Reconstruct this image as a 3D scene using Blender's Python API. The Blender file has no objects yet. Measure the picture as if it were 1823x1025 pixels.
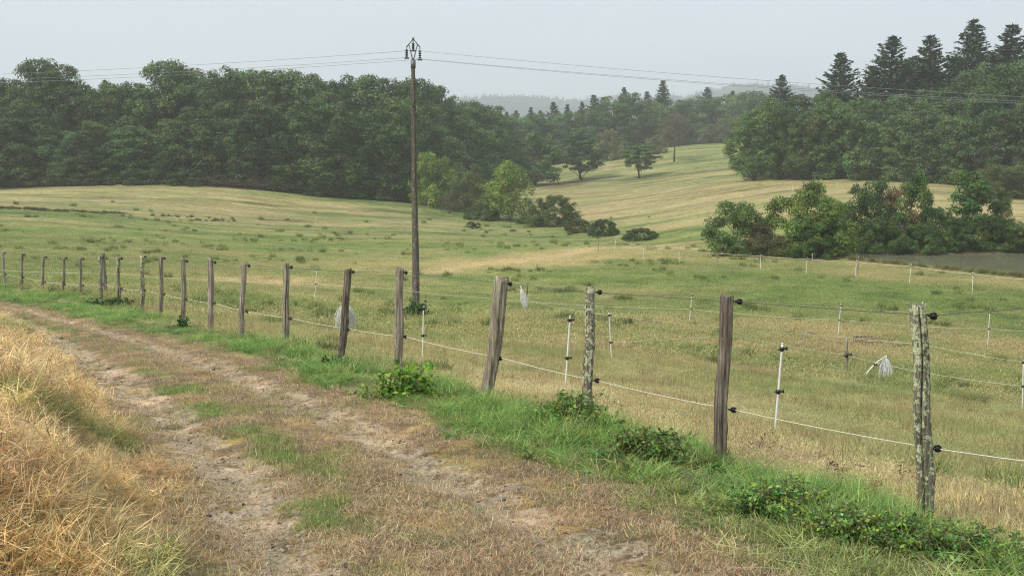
import bpy, math, random
import numpy as np
from mathutils import Vector, Matrix

# ------------------------------------------------------------------ camera, sky, sun, exposure
scene = bpy.context.scene
COL = scene.collection
F = 1800.0; CX, CY = 911.5, 512.5; HORIZON = 330.0
PITCH = math.atan((CY - HORIZON) / F)
EYE = 1.75
cam_d = bpy.data.cameras.new('camera'); cam = bpy.data.objects.new('camera', cam_d); COL.objects.link(cam)
cam_d.sensor_width = 36; cam_d.lens = 36 * F / 1823.0
cam_d.clip_start = 0.1; cam_d.clip_end = 9000
cam.location = (0, 0, EYE); cam.rotation_euler = (math.pi / 2 - PITCH, 0, 0)
scene.camera = cam

SUN_EL, SUN_AZ = math.radians(48), math.radians(-125)      # azimuth from +Y towards +X
world = bpy.data.worlds.new('World'); scene.world = world; world.use_nodes = True
nt = world.node_tree; nt.nodes.clear()
out = nt.nodes.new('ShaderNodeOutputWorld'); bg = nt.nodes.new('ShaderNodeBackground')
sky = nt.nodes.new('ShaderNodeTexSky'); sky.sky_type = 'NISHITA'; sky.sun_disc = False
sky.sun_elevation = SUN_EL; sky.sun_rotation = SUN_AZ
sky.air_density = 1.0; sky.dust_density = 3.0; sky.ozone_density = 1.0
mixs = nt.nodes.new('ShaderNodeMix'); mixs.data_type = 'RGBA'; mixs.inputs[0].default_value = 0.86
nt.links.new(sky.outputs[0], mixs.inputs[6]); mixs.inputs[7].default_value = (3.95, 4.42, 4.8, 1)  # cloud layer
# faint uneven cloud
wtc = nt.nodes.new('ShaderNodeTexCoord'); wmp = nt.nodes.new('ShaderNodeMapping'); wmp.inputs['Scale'].default_value = (1, 1, 3.5)
wno = nt.nodes.new('ShaderNodeTexNoise'); wno.inputs['Scale'].default_value = 2.2; wno.inputs['Detail'].default_value = 5
wra = nt.nodes.new('ShaderNodeValToRGB'); wra.color_ramp.elements[0].position = .3; wra.color_ramp.elements[0].color = (.90, .92, .95, 1); wra.color_ramp.elements[1].position = .7; wra.color_ramp.elements[1].color = (1.06, 1.05, 1.04, 1)
wmu = nt.nodes.new('ShaderNodeMix'); wmu.data_type = 'RGBA'; wmu.blend_type = 'MULTIPLY'; wmu.inputs[0].default_value = 1
nt.links.new(wtc.outputs['Generated'], wmp.inputs[0]); nt.links.new(wmp.outputs[0], wno.inputs['Vector']); nt.links.new(wno.outputs[0], wra.inputs[0])
nt.links.new(mixs.outputs[2], wmu.inputs[6]); nt.links.new(wra.outputs[0], wmu.inputs[7])
nt.links.new(wmu.outputs[2], bg.inputs[0]); bg.inputs[1].default_value = 0.085
nt.links.new(bg.outputs[0], out.inputs[0])

sun_d = bpy.data.lights.new('sun', 'SUN'); sun = bpy.data.objects.new('sun', sun_d); COL.objects.link(sun)
sun_d.energy = 1.5; sun_d.angle = math.radians(12); sun_d.color = (1.0, 0.94, 0.84)
sdir = Vector((math.sin(SUN_AZ) * math.cos(SUN_EL), math.cos(SUN_AZ) * math.cos(SUN_EL), math.sin(SUN_EL)))
sun.rotation_euler = (-sdir).to_track_quat('-Z', 'Y').to_euler()
sun.location = (-20, -20, 60)

scene.view_settings.view_transform = 'Standard'; scene.view_settings.look = 'None'
scene.view_settings.exposure = 1.22; scene.view_settings.gamma = 1.0
scene.cycles.use_denoising = True; scene.cycles.denoiser = 'OPENIMAGEDENOISE'; scene.cycles.denoising_input_passes = 'RGB_ALBEDO_NORMAL'; scene.cycles.denoising_prefilter = 'NONE'
scene.cycles.max_bounces = 9; scene.cycles.diffuse_bounces = 3; scene.cycles.glossy_bounces = 2
scene.cycles.transmission_bounces = 4; scene.cycles.volume_bounces = 2; scene.cycles.transparent_max_bounces = 6
scene.cycles.caustics_reflective = False; scene.cycles.caustics_refractive = False
scene.cycles.filter_width = 1.1

rng = np.random.default_rng(7)
random.seed(7)

# ------------------------------------------------------------------ helpers: pixels, noise
def ray(px, py):
    a = (px - CX) / F; b = (CY - py) / F
    return np.array([a, math.cos(PITCH) + b * math.sin(PITCH), -math.sin(PITCH) + b * math.cos(PITCH)])
def P(px, py, d):
    v = ray(px, py); t = d / v[1]
    return np.array([v[0] * t, d, EYE + v[2] * t])

_perm = np.random.default_rng(3).random((256, 256))
def vnoise(x, y):
    x = np.asarray(x, float); y = np.asarray(y, float)
    xi = np.floor(x).astype(int); yi = np.floor(y).astype(int)
    fx = x - xi; fy = y - yi; fx = fx * fx * (3 - 2 * fx); fy = fy * fy * (3 - 2 * fy)
    a = _perm[xi & 255, yi & 255]; b = _perm[(xi + 1) & 255, yi & 255]
    c = _perm[xi & 255, (yi + 1) & 255]; d = _perm[(xi + 1) & 255, (yi + 1) & 255]
    return (a * (1 - fx) + b * fx) * (1 - fy) + (c * (1 - fx) + d * fx) * fy
def fbm(x, y, o=4):
    s = 0; a = 1; t = 0
    for i in range(o):
        s = s + a * vnoise(x * 2 ** i + 17.3 * i, y * 2 ** i + 9.1 * i); t += a; a *= 0.5
    return s / t
def sstep(a, b, x):
    t = np.clip((x - a) / (b - a), 0, 1); return t * t * (3 - 2 * t)

# ------------------------------------------------------------------ terrain height
ctrl = []
def cp(px, py, d): ctrl.append(P(px, py, d))
def ce(X, Y, e): ctrl.append(np.array([X, Y, EYE - e]))
# track and fence plane
for Y in (1.5, 3, 5, 7.5, 11, 16, 22, 28, 35):
    xf = np.interp(Y, [0, 6, 12.8, 18.2, 24, 30, 37], [3.2, 2.44, -1.42, -5.4, -8.8, -12.8, -18.6])
    for dx in (-Y * 0.5 - 1.5, -2.0, 0.0):
        ce(xf + dx, Y, 1.75 + 0.05 * Y)
for Y in (3, 6, 10, 16, 24): ce(-Y * 1.4, Y, 1.75 + 0.05 * Y)
for Y in (40, 60): ce(-Y * 1.3, Y, 3.4)
FP = [  # main fence posts: x top, y top, x base, y base, depth
 (1633, 543, 1647, 930, 6.0), (1296, 525, 1279, 832, 7.7), (1052, 512, 1045, 742, 9.2), (893, 496, 859, 738, 10.8),
 (711, 478, 709, 662, 12.8), (619, 480, 605, 640, 14.4), (509, 470, 508, 616, 16.1), (435, 470, 429, 605, 17.3),
 (375, 461, 374, 590, 18.6), (326, 460, 325, 580, 20.2), (287, 458, 286, 558, 22.0), (253, 457, 252, 549, 24.0),
 (210, 458, 211, 537, 26.2), (178, 456, 180, 530, 28.0), (143, 459, 143, 530, 30.0), (114, 459, 110, 533, 31.5),
 (78, 457, 75, 532, 33.0), (39, 451, 37, 518, 35.0), (5, 450, 8, 508, 37.0)]
# field
for a in [(1385, 775, 11.2), (1015, 695, 13.8), (754, 648, 17.5), (1085, 642, 21), (1820, 732, 19), (1507, 672, 25),
          (930, 560, 30), (740, 560, 40), (562, 533, 33), (1229, 577, 33.5), (1499, 594, 34), (1761, 604, 35.5),
          (740, 600, 25), (640, 590, 23), (620, 556, 31), (840, 600, 25), (1209, 470, 64), (1354, 480, 62), (1436, 488, 58), (1523, 496, 55.5), (1621, 505, 52.5), (1731, 520, 49), (1146, 462, 69), (1097, 445, 76),
          (0, 455, 56), (0, 420, 74), (0, 395, 90), (0, 372, 106), (220, 381, 112), (0, 346, 140), (0, 333, 160), (150, 331, 159), (-400, 360, 150), (-400, 420, 80),
          (300, 500, 44), (300, 450, 66), (300, 420, 86), (300, 390, 115), (300, 345, 146), (300, 329, 160), (450, 336, 163), (560, 349, 165), (640, 355, 168),
          (600, 500, 52), (600, 450, 76), (600, 402, 124), (600, 375, 146), (740, 363, 165), (760, 400, 128), (760, 450, 78), (850, 430, 95),
          (905, 392, 150), (837, 380, 163), (770, 366, 172), (985, 402, 140), (1075, 419, 118), (950, 470, 67), (1000, 440, 85),
          (1160, 430, 100), (1240, 440, 88), (1310, 456, 76), (1430, 459, 74), (1620, 446, 80), (1725, 425, 86), (1823, 430, 86), (1950, 430, 86),
          (1100, 400, 128), (1100, 350, 190), (1000, 360, 185), (950, 332, 235), (1035, 321, 245), (1138, 318, 232), (1200, 289, 262), (1300, 300, 225), (1300, 350, 150), (1300, 400, 103),
          (1200, 262, 325), (1320, 253, 335), (1060, 288, 290), (900, 320, 280), (1340, 320, 172), (1450, 322, 162), (1600, 326, 152), (1700, 331, 148), (1823, 346, 142), (2100, 350, 140),
          (1500, 350, 128), (1500, 400, 98), (1700, 380, 108), (1823, 385, 108), (800, 340, 215),
          (1450, 310, 200), (1700, 315, 190), (1900, 318, 190), (0, 322, 200), (300, 318, 200), (600, 335, 205),
          (0, 320, 300), (400, 318, 300), (800, 318, 330), (1100, 300, 400), (1300, 280, 420), (1600, 290, 330), (1850, 290, 330), (2100, 600, 40), (2100, 500, 60)]:
    cp(*a)
ctrl = np.array(ctrl)
def lp(X, Y):
    th = np.arctan2(X, Y); r = np.maximum(np.hypot(X, Y), 1.5)
    return np.clip(th, -1.0, 1.0), np.log(r), th, r
_cx, _cy, _, _ = lp(ctrl[:, 0], ctrl[:, 1])
def _k(d2): return 0.5 * d2 * np.log(d2 + 1e-9)
_n = len(ctrl); _A = np.zeros((_n + 3, _n + 3))
_A[:_n, :_n] = _k((_cx[:, None] - _cx) ** 2 + (_cy[:, None] - _cy) ** 2) + np.eye(_n) * 0.0006
_A[:_n, _n] = 1; _A[:_n, _n + 1] = _cx; _A[:_n, _n + 2] = _cy; _A[_n:, :_n] = _A[:_n, _n:].T
_w = np.linalg.solve(_A, np.concatenate([ctrl[:, 2] - EYE, [0, 0, 0]]))
def tps(u, v):
    sh = u.shape; u = u.ravel(); v = v.ravel(); o = np.empty_like(u)
    for i in range(0, len(u), 40000):
        a = u[i:i + 40000, None]; b = v[i:i + 40000, None]
        o[i:i + 40000] = _k((a - _cx) ** 2 + (b - _cy) ** 2) @ _w[:_n] + _w[_n] + _w[_n + 1] * a[:, 0] + _w[_n + 2] * b[:, 0]
    return o.reshape(sh)

TOE = np.array([(-1.3, -6), (-1.35, 1), (-1.6, 4), (-1.85, 5.2), (-2.55, 7.3), (-3.75, 9.3), (-5.35, 12.1), (-8.5, 17.5), (-11.2, 21.7), (-16, 26), (-24, 32), (-42, 43)])
REDGE = np.array([(2.3, -6), (2.1, 1), (1.75, 4), (1.35, 5.2), (.55, 6.8), (-.75, 9.1), (-1.75, 10.9), (-3.05, 13.0), (-6.0, 17.2), (-9.2, 21.0), (-11.3, 24.2), (-14.1, 26.8), (-20, 31.5), (-27, 36.5), (-42, 47)])
FENCE = np.array([(6, -3)] + [tuple(P(a[2], a[3], a[4])[:2]) for a in FP] + [(-30, 46), (-45, 56)])
def sdist(X, Y, pl):       # signed distance to a polyline, positive on its right-hand side (going away)
    best = np.full(X.shape, 1e9); sg = np.ones(X.shape)
    for (x0, y0), (x1, y1) in zip(pl[:-1], pl[1:]):
        dx, dy = x1 - x0, y1 - y0; L2 = dx * dx + dy * dy
        t = np.clip(((X - x0) * dx + (Y - y0) * dy) / L2, 0, 1)
        d = np.hypot(X - x0 - t * dx, Y - y0 - t * dy)
        m = d < best; best = np.where(m, d, best)
        sg = np.where(m, np.sign((X - x0) * dy - (Y - y0) * dx), sg)
    return best * sg

WATER_Z = EYE - 5.2
POND_PX = [(1480, 456), (1560, 465), (1640, 473), (1720, 481), (1823, 491), (1950, 500), (2300, 505), (2300, 449), (1950, 450), (1823, 451), (1700, 452), (1600, 451.5), (1520, 451), (1480, 452)]
def on_plane(px, py, z):
    v = ray(px, py); t = (z - EYE) / v[2]; return v[0] * t, v[1] * t
POND = np.array([on_plane(a, b, WATER_Z) for a, b in POND_PX])
def pond_sd(X, Y):         # positive inside
    pl = np.vstack([POND, POND[:1]]); best = np.full(X.shape, 1e9); ins = np.zeros(X.shape, bool)
    for (x0, y0), (x1, y1) in zip(pl[:-1], pl[1:]):
        dx, dy = x1 - x0, y1 - y0
        t = np.clip(((X - x0) * dx + (Y - y0) * dy) / (dx * dx + dy * dy), 0, 1)
        best = np.minimum(best, np.hypot(X - x0 - t * dx, Y - y0 - t * dy))
        c = ((y0 > Y) != (y1 > Y)) & (X < dx * (Y - y0) / (dy if dy else 1e-9) + x0); ins ^= c
    return np.where(ins, best, -best)

def height(X, Y, fine=True):
    X = np.asarray(X, float); Y = np.asarray(Y, float)
    u, v, th, r = lp(X, Y)
    z = tps(u, np.minimum(v, math.log(420.0)))
    back = sstep(1.0, 2.6, np.abs(th)); z = z * (1 - back) + (-1.8) * back
    # far land
    far = np.interp(r, [380, 560, 980, 1250, 1500, 1850, 2500, 3000, 3600], [0, -6, 30, 64, 58, 90, 208, 216, 190])
    far = far + (fbm(X / 300 + 5, Y / 420, 3) - .5) * 95 * sstep(700, 1900, r)
    w = sstep(390, 520, r); z = z * (1 - w) + far * w
    near = r < 70
    dz = np.zeros_like(z)
    if near.any():
        x = X[near]; y = Y[near]
        sl = -sdist(x, y, TOE)                     # positive into the bank
        amp = np.interp(y, [0, 4, 8, 12, 16, 22, 32], [0.54, 0.65, 0.66, 0.58, 0.40, 0.14, 0])
        b = amp * sstep(0, 1.15, sl) * (0.72 + 0.55 * fbm(x * 1.1, y * 1.1, 3))
        sin = np.maximum(-sl, 0); sr = -sdist(x, y, REDGE)
        t = sin / (sin + np.maximum(sr, 0) + 1e-6)
        rut = np.exp(-((t - 0.19) / 0.09) ** 2) + np.exp(-((t - 0.74) / 0.08) ** 2)
        rut = rut * (sl < 0) * (sr > 0)
        b = b - 0.045 * rut + 0.05 * np.exp(-((sr + 0.5) / 0.5) ** 2)
        onr = (sl < 0.2) & (sr > -0.3)
        if fine:
            rough = np.where(onr, 0.028, 0.035)
            b = b + rough * (fbm(x * 3.1, y * 3.1, 4) - .5) + np.where(onr, 0.04 * (fbm(x * 9, y * 9, 4) - .5) * (.35 + rut), 0)
        dz[near] = b
    mid = (r >= 30) & (r < 400)
    if fine:
        z = z + 0.16 * (fbm(X / 3.5, Y / 3.5, 3) - .5) * sstep(10, 40, r) + .35 * (fbm(X / 14, Y / 14, 3) - .5) * sstep(40, 110, r)
    z = z + dz + EYE
    m = (r > 35) & (r < 140) & (X > 10)
    if m.any():
        s = pond_sd(X[m], Y[m]); zz = z[m]
        k = sstep(-2.5, 0, s)
        zz = zz * (1 - k) + (WATER_Z + 0.12) * k
        zz = np.where(s > -0.3, np.minimum(zz, WATER_Z + 0.12 - 0.4 * sstep(-0.3, 1.5, s)), zz)
        z[m] = zz
    return z
def ground_z(x, y): return float(height(np.array([x]), np.array([y]))[0])
_dd = np.geomspace(2.2, 420, 2600)
def ground_at(px, py):
    for k in range(40):
        g = _ground_at(px, py + k)
        if g is not None: return g
def _ground_at(px, py):
    v = ray(px, py); t = _dd / v[1]
    X = v[0] * t; Z = EYE + v[2] * t; H = height(X, _dd)
    i = np.argmax(Z <= H)
    if Z[i] > H[i]: return None
    i = max(i, 1); a = Z[i - 1] - H[i - 1]; b = Z[i] - H[i]; k = a / (a - b + 1e-12)
    d = _dd[i - 1] + (_dd[i] - _dd[i - 1]) * k; x = v[0] * d / v[1]
    return np.array([x, d, ground_z(x, d)])

# ------------------------------------------------------------------ ground colours (its own colours, plus a painted shadow band on the bank step)
DRY = [(0, 350, .75), (300, 345, .6), (300, 362, .78), (560, 368, .7), (100, 400, .3), (300, 412, .3), (600, 402, .35), (850, 385, .0), (950, 402, .0), (1050, 418, .0),
       (740, 372, .1), (740, 392, .4), (880, 420, .35), (200, 450, .35), (400, 440, .25), (600, 450, .3), (450, 502, .75), (300, 495, .6), (900, 468, .8), (800, 478, .75), (1000, 450, .7), (1050, 443, .65),
       (600, 485, .55), (1000, 480, .3), (1000, 520, .35), (850, 455, .15), (950, 442, .1), (850, 498, .25), (950, 488, .2), (860, 471, .95), (940, 463, .95), (1010, 452, .9), (700, 500, .5), (560, 430, .2), (120, 430, .2), (1100, 500, .15), (1450, 540, .2), (1650, 540, .15), (1300, 540, .3), (400, 530, .4), (1000, 610, .7), (1600, 650, .6), (1250, 680, .45), (1100, 680, .5), (1400, 600, .7), (1200, 490, .15), (1300, 500, .15), (1600, 495, .6), (1700, 505, .5), (1500, 520, .15), (1700, 560, .2), (1000, 580, .65),
       (700, 580, .6), (560, 580, .6), (900, 640, .6), (1200, 620, .6), (1200, 560, .45), (1500, 615, .8), (1200, 600, .8), (1400, 655, .5), (1700, 620, .65), (1700, 700, .5), (1500, 750, .6), (1200, 740, .65), (1700, 850, .65),
       (1500, 860, .75), (920, 700, 1.1), (960, 695, 1.1), (1480, 848, 1.2), (1130, 745, 1.0), (1230, 775, .9), (300, 540, .45), (100, 500, .3), (450, 590, .45), (200, 500, .35), (0, 480, .3), (600, 640, .4), (800, 700, .7), (1000, 640, .5), (1000, 800, .5),
       (1100, 340, .75), (1200, 325, .45), (1200, 360, .95), (1300, 385, .95), (1100, 300, .45), (1250, 280, .15), (1250, 262, .35), (1100, 318, .25), (1450, 336, .8), (1200, 400, 1), (1180, 425, .1),
       (1500, 350, .7), (1800, 370, .85), (1120, 432, .1), (1240, 440, .6), (1150, 470, .35), (1380, 495, .1), (1820, 440, .5), (1000, 340, .5), (1050, 380, .9), (1000, 370, .6)]
_dp = []; _dv = []
for a, b, c in DRY:
    g = ground_at(a, b)
    if g is not None: _dp.append(g[:2]); _dv.append(c)
_dp = np.array(_dp); _dv = np.array(_dv); _du, _dw, _, _ = lp(_dp[:, 0], _dp[:, 1])
def dryness(X, Y):
    u, v, th, r = lp(X, Y); sh = u.shape; u = u.ravel(); v = v.ravel(); o = np.empty_like(u)
    for i in range(0, len(u), 40000):
        d2 = 1.6 * (u[i:i + 40000, None] - _du) ** 2 + 2.2 * (v[i:i + 40000, None] - _dw) ** 2
        w = 1 / (d2 + 0.0006) ** 1.8
        o[i:i + 40000] = (w @ _dv) / w.sum(1)
    o = o.reshape(sh)
    n = fbm(X / 2.2, Y / 1.1, 4) - .5; n2 = fbm(X / 9 + 4, Y / 5, 3) - .5
    st = fbm(X / 16 + Y / 60, Y / 3.2 - X / 16, 4) - .5
    return np.clip(o + 0.9 * n * (1 - .5 * sstep(60, 200, r)) + .6 * n2 + 1.5 * st * sstep(60, 110, r), 0, 1)
def lerp(a, b, t): return a + (b - a) * t[..., None]
C = lambda *a: np.array(a, float)
TAN, GREEN, DGREEN = C(.39, .325, .16), C(.195, .245, .076), C(.105, .16, .045)
STRAWC, SOIL, DSOIL, BROWN = C(.52, .38, .17), C(.49, .39, .28), C(.15, .11, .08), C(.25, .18, .115)
VERGE = C(.115, .22, .045)
WORN = np.array([ground_at(*a)[:2] for a in ((765, 486), (810, 478), (870, 470), (950, 463), (1020, 452), (1060, 443), (1150, 441), (1235, 444))])
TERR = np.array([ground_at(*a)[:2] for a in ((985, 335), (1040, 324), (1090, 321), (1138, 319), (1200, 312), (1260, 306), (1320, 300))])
WORN2 = np.array([ground_at(*a)[:2] for a in ((395, 500), (440, 498), (480, 503), (540, 497))])
def zones(X, Y):
    """weights of bank, left rut, right rut, mid strip, verge for points near the track"""
    sl = -sdist(X, Y, TOE); sr = sdist(X, Y, REDGE); sf = sdist(X, Y, FENCE)
    w1 = fbm(X * 1.3, Y * 1.3, 3) - .5
    t = np.clip(-sl / (np.maximum(-sl, 0) + np.maximum(-sr, 0) + 1e-6), 0, 1)
    inn = (sl < 0) & (sr < 0)
    bank = sstep(-0.15, 0.25, sl + .5 * w1)
    verge = sstep(-0.1, 0.35, sr + .7 * w1) * (1 - sstep(-0.35, 0.15, sf + .5 * w1))
    lr = np.exp(-((t - 0.20 + .14 * w1) / 0.105) ** 2) * inn; rr = np.exp(-((t - 0.75 + .14 * w1) / 0.095) ** 2) * inn
    return sl, sr, sf, t, inn, bank, verge, lr, rr
def ground_color(X, Y):
    r = np.hypot(X, Y)
    d = np.clip((dryness(X, Y) - .5) * 1.25 + .46, 0, 1)
    big = fbm(X / 30, Y / 30, 3)
    g = lerp(GREEN, DGREEN, sstep(.45, .75, fbm(X / 1.3 + 9, Y / .8, 3)) * .8)
    c = lerp(g, TAN, d)
    c = c * (0.85 + 0.3 * big)[..., None]
    sk = fbm(X / 18 + Y / 50, Y / 1.9 - X / 14, 4) - .5; sk2 = fbm(X / 5, Y / 2.5, 3) - .5
    c = c * (1 + (1.25 * sk + .5 * sk2) * sstep(70, 110, r))[..., None]
    c = lerp(c, BROWN * .9, sstep(.08, .2, sk + .5 * sk2) * sstep(90, 120, r) * .45)
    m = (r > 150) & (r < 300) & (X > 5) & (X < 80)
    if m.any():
        s = np.abs(sdist(X[m], Y[m], TERR)); c[m] = lerp(c[m], C(.13, .115, .06), (1 - sstep(.8, 4.5, s + 5 * (fbm(X[m] / 6, Y[m] / 3, 3) - .5))) * .75)  # dark band on the bank step: growth and step shadow painted into the colour
    m = (r > 35) & (r < 120) & (X < 30)
    if m.any():
        s = np.minimum(np.abs(sdist(X[m], Y[m], WORN)), np.abs(sdist(X[m], Y[m], WORN2))); n_ = fbm(X[m] / 1.5, Y[m] / .8, 3) - .5
        c[m] = lerp(c[m], C(.50, .405, .22), (1 - sstep(.3, 1.7, s + 2.4 * n_)) * .9)
    # bare brown earth specks in the field
    e = sstep(.62, .75, fbm(X / 1.1 + 31, Y / .5 + 7, 4)) * sstep(.35, .8, d) * (1 - sstep(50, 80, r))
    c = lerp(c, BROWN, e * .7)
    m = r < 60
    x = X[m]; y = Y[m]
    if len(x):
        sl, sr, sf, t, inn, bank, verge, lr, rr = zones(x, y)
        k = c[m]
        mott = fbm(x * 5, y * 5, 4); mt2 = fbm(x * 14, y * 14, 3)
        track = sstep(-.3, 0.1, -sl) * sstep(-.25, .2, -sr)
        base = lerp(BROWN * .9, TAN * C(.95, .82, .75), sstep(.35, .65, mott))
        base = lerp(base, GREEN, sstep(.54, .64, fbm(x * 1.6 + 3, y * 1.6, 3)) * np.exp(-((t - .36) / .09) ** 2) * .8)
        f7 = fbm(x * 7 + 40, y * 9, 4)
        base = lerp(base, SOIL * (.75 + .5 * mt2)[:, None], np.clip(sstep(.43, .55, f7 + .14 * (lr + rr) - .04) * sstep(.12, .55, np.maximum(lr, rr)) * 1.1, 0, 1))
        base = lerp(base, DSOIL, sstep(.55, .68, mt2) * (.4 + .15 * np.maximum(lr, rr)))
        k = lerp(k, base, track)
        k = lerp(k, lerp(VERGE * .5, BROWN * .7, mt2), verge)
        k = lerp(k, lerp(STRAWC * .55, BROWN * .6, sstep(.4, .65, mott)), bank)
        c[m] = k
    m = (r > 35) & (r < 140) & (X > 10)
    if m.any():
        s = pond_sd(X[m], Y[m]); c[m] = lerp(c[m], C(.10, .085, .05), sstep(-1.0, 0.2, s))
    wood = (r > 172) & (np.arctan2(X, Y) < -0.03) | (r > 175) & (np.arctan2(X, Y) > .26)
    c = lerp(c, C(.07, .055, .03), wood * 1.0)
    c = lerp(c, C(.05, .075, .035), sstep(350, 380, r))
    return np.clip(c, 0.01, .9)

# ------------------------------------------------------------------ mesh building
def new_mesh(name, V, faces_list, col=None, smooth=False):
    """faces_list: list of int arrays (n,k)"""
    me = bpy.data.meshes.new(name)
    V = np.asarray(V, np.float32); me.vertices.add(len(V)); me.vertices.foreach_set('co', V.ravel())
    tot = sum(f.size for f in faces_list); nf = sum(len(f) for f in faces_list)
    me.loops.add(tot); me.polygons.add(nf)
    me.loops.foreach_set('vertex_index', np.concatenate([np.asarray(f, np.int32).ravel() for f in faces_list]))
    cnt = np.concatenate([np.full(len(f), f.shape[1], np.int32) for f in faces_list])
    me.polygons.foreach_set('loop_start', np.concatenate([[0], np.cumsum(cnt)[:-1]]).astype(np.int32))
    if smooth: me.polygons.foreach_set('use_smooth', np.ones(nf, bool))
    me.update(calc_edges=True)
    if col is not None:
        a = me.color_attributes.new('Col', 'FLOAT_COLOR', 'POINT')
        cc = np.ones((len(V), 4), np.float32); cc[:, :3] = col
        a.data.foreach_set('color', cc.ravel())
    return me
def link(name, me, mat=None, parent=None, loc=None):
    o = bpy.data.objects.new(name, me); COL.objects.link(o)
    if mat is not None: me.materials.clear(); me.materials.append(mat)
    if parent is not None: o.parent = parent
    if loc is not None: o.location = loc
    return o
def empty(name, loc=(0, 0, 0)):
    o = bpy.data.objects.new(name, None); COL.objects.link(o); o.location = loc; o.empty_display_size = .2; return o
def tag(o, label=None, cat=None, group=None, kind=None):
    if label: o['label'] = label
    if cat: o['category'] = cat
    if group: o['group'] = group
    if kind: o['kind'] = kind
    return o
class Geo:
    def __init__(s): s.V = []; s.F = {}; s.Cc = []; s.n = 0
    def add(s, V, F, col=(1, 1, 1)):
        V = np.asarray(V, float).reshape(-1, 3)
        for f in (F if isinstance(F, list) else [F]):
            f = np.asarray(f, int)
            if len(f): s.F.setdefault(f.shape[1], []).append(f + s.n)
        c = np.asarray(col, float); s.Cc.append(np.broadcast_to(c, (len(V), 3)) if c.ndim == 1 else c)
        s.V.append(V); s.n += len(V)
    def mesh(s, name, smooth=False):
        return new_mesh(name, np.vstack(s.V), [np.vstack(f) for f in s.F.values()], np.vstack(s.Cc), smooth)
def tube(g, pts, rad, n=6, col=(1, 1, 1), cap=True, wob=None):
    pts = np.asarray(pts, float); m = len(pts); rad = np.broadcast_to(np.asarray(rad, float), (m,))
    T = np.gradient(pts, axis=0); T /= np.linalg.norm(T, axis=1)[:, None] + 1e-12
    ref = np.array([0, 0, 1.]) if abs(T[0, 2]) < .9 else np.array([1., 0, 0])
    A = np.cross(T, ref); A /= np.linalg.norm(A, axis=1)[:, None] + 1e-12; B = np.cross(T, A)
    a = np.linspace(0, 2 * np.pi, n, endpoint=False)
    R = rad[:, None] * (np.ones((m, n)) if wob is None else wob)
    V = pts[:, None] + R[..., None] * (np.cos(a)[None, :, None] * A[:, None] + np.sin(a)[None, :, None] * B[:, None])
    i = np.arange(m - 1)[:, None] * n; j = np.arange(n)[None]; k = (j + 1) % n
    Fq = np.stack([i + j, i + k, i + n + k, i + n + j], -1).reshape(-1, 4)
    V = V.reshape(-1, 3); fs = [Fq]
    if cap:
        V = np.vstack([V, pts[:1], pts[-1:]]); c0 = m * n; jj = np.arange(n); kk = (jj + 1) % n
        fs.append(np.vstack([np.stack([np.full(n, c0), kk, jj], -1), np.stack([np.full(n, c0 + 1), (m - 1) * n + jj, (m - 1) * n + kk], -1)]))
    g.add(V, fs, col)

# ------------------------------------------------------------------ materials
def mat_base(name):
    m = bpy.data.materials.new(name); m.use_nodes = True; t = m.node_tree; t.nodes.clear()
    o = t.nodes.new('ShaderNodeOutputMaterial'); return m, t, o
def N(t, kind, **kw):
    n = t.nodes.new(kind)
    for k, v in kw.items():
        if k.startswith('i_'): n.inputs[k[2:].replace('_', ' ')].default_value = v
        else: setattr(n, k, v)
    return n
def L(t, a, b): t.links.new(a, b)
def mixc(t, fac, a, b, blend='MIX'):
    m = N(t, 'ShaderNodeMix', data_type='RGBA', blend_type=blend)
    for s, v in ((0, fac), (6, a), (7, b)):
        if hasattr(v, 'links') or isinstance(v, bpy.types.NodeSocket): L(t, v, m.inputs[s])
        else: m.inputs[s].default_value = v if s == 0 else (*v, 1)
    return m.outputs[2]
def ramp(t, fac, stops):
    r = N(t, 'ShaderNodeValToRGB'); L(t, fac, r.inputs[0]); e = r.color_ramp.elements
    while len(e) < len(stops): e.new(.5)
    for q, (p, c) in zip(e, stops): q.position = p; q.color = (*c, 1) if len(c) == 3 else c
    return r.outputs[0]
def noise(t, scale, detail=4, rough=.6, vec=None, stretch=None):
    n = N(t, 'ShaderNodeTexNoise'); n.inputs['Scale'].default_value = scale; n.inputs['Detail'].default_value = detail; n.inputs['Roughness'].default_value = rough
    if vec is None: vec = N(t, 'ShaderNodeTexCoord').outputs['Object']
    if stretch:
        mp = N(t, 'ShaderNodeMapping'); mp.inputs['Scale'].default_value = stretch; L(t, vec, mp.inputs[0]); vec = mp.outputs[0]
    L(t, vec, n.inputs['Vector']); return n.outputs[0]

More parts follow.
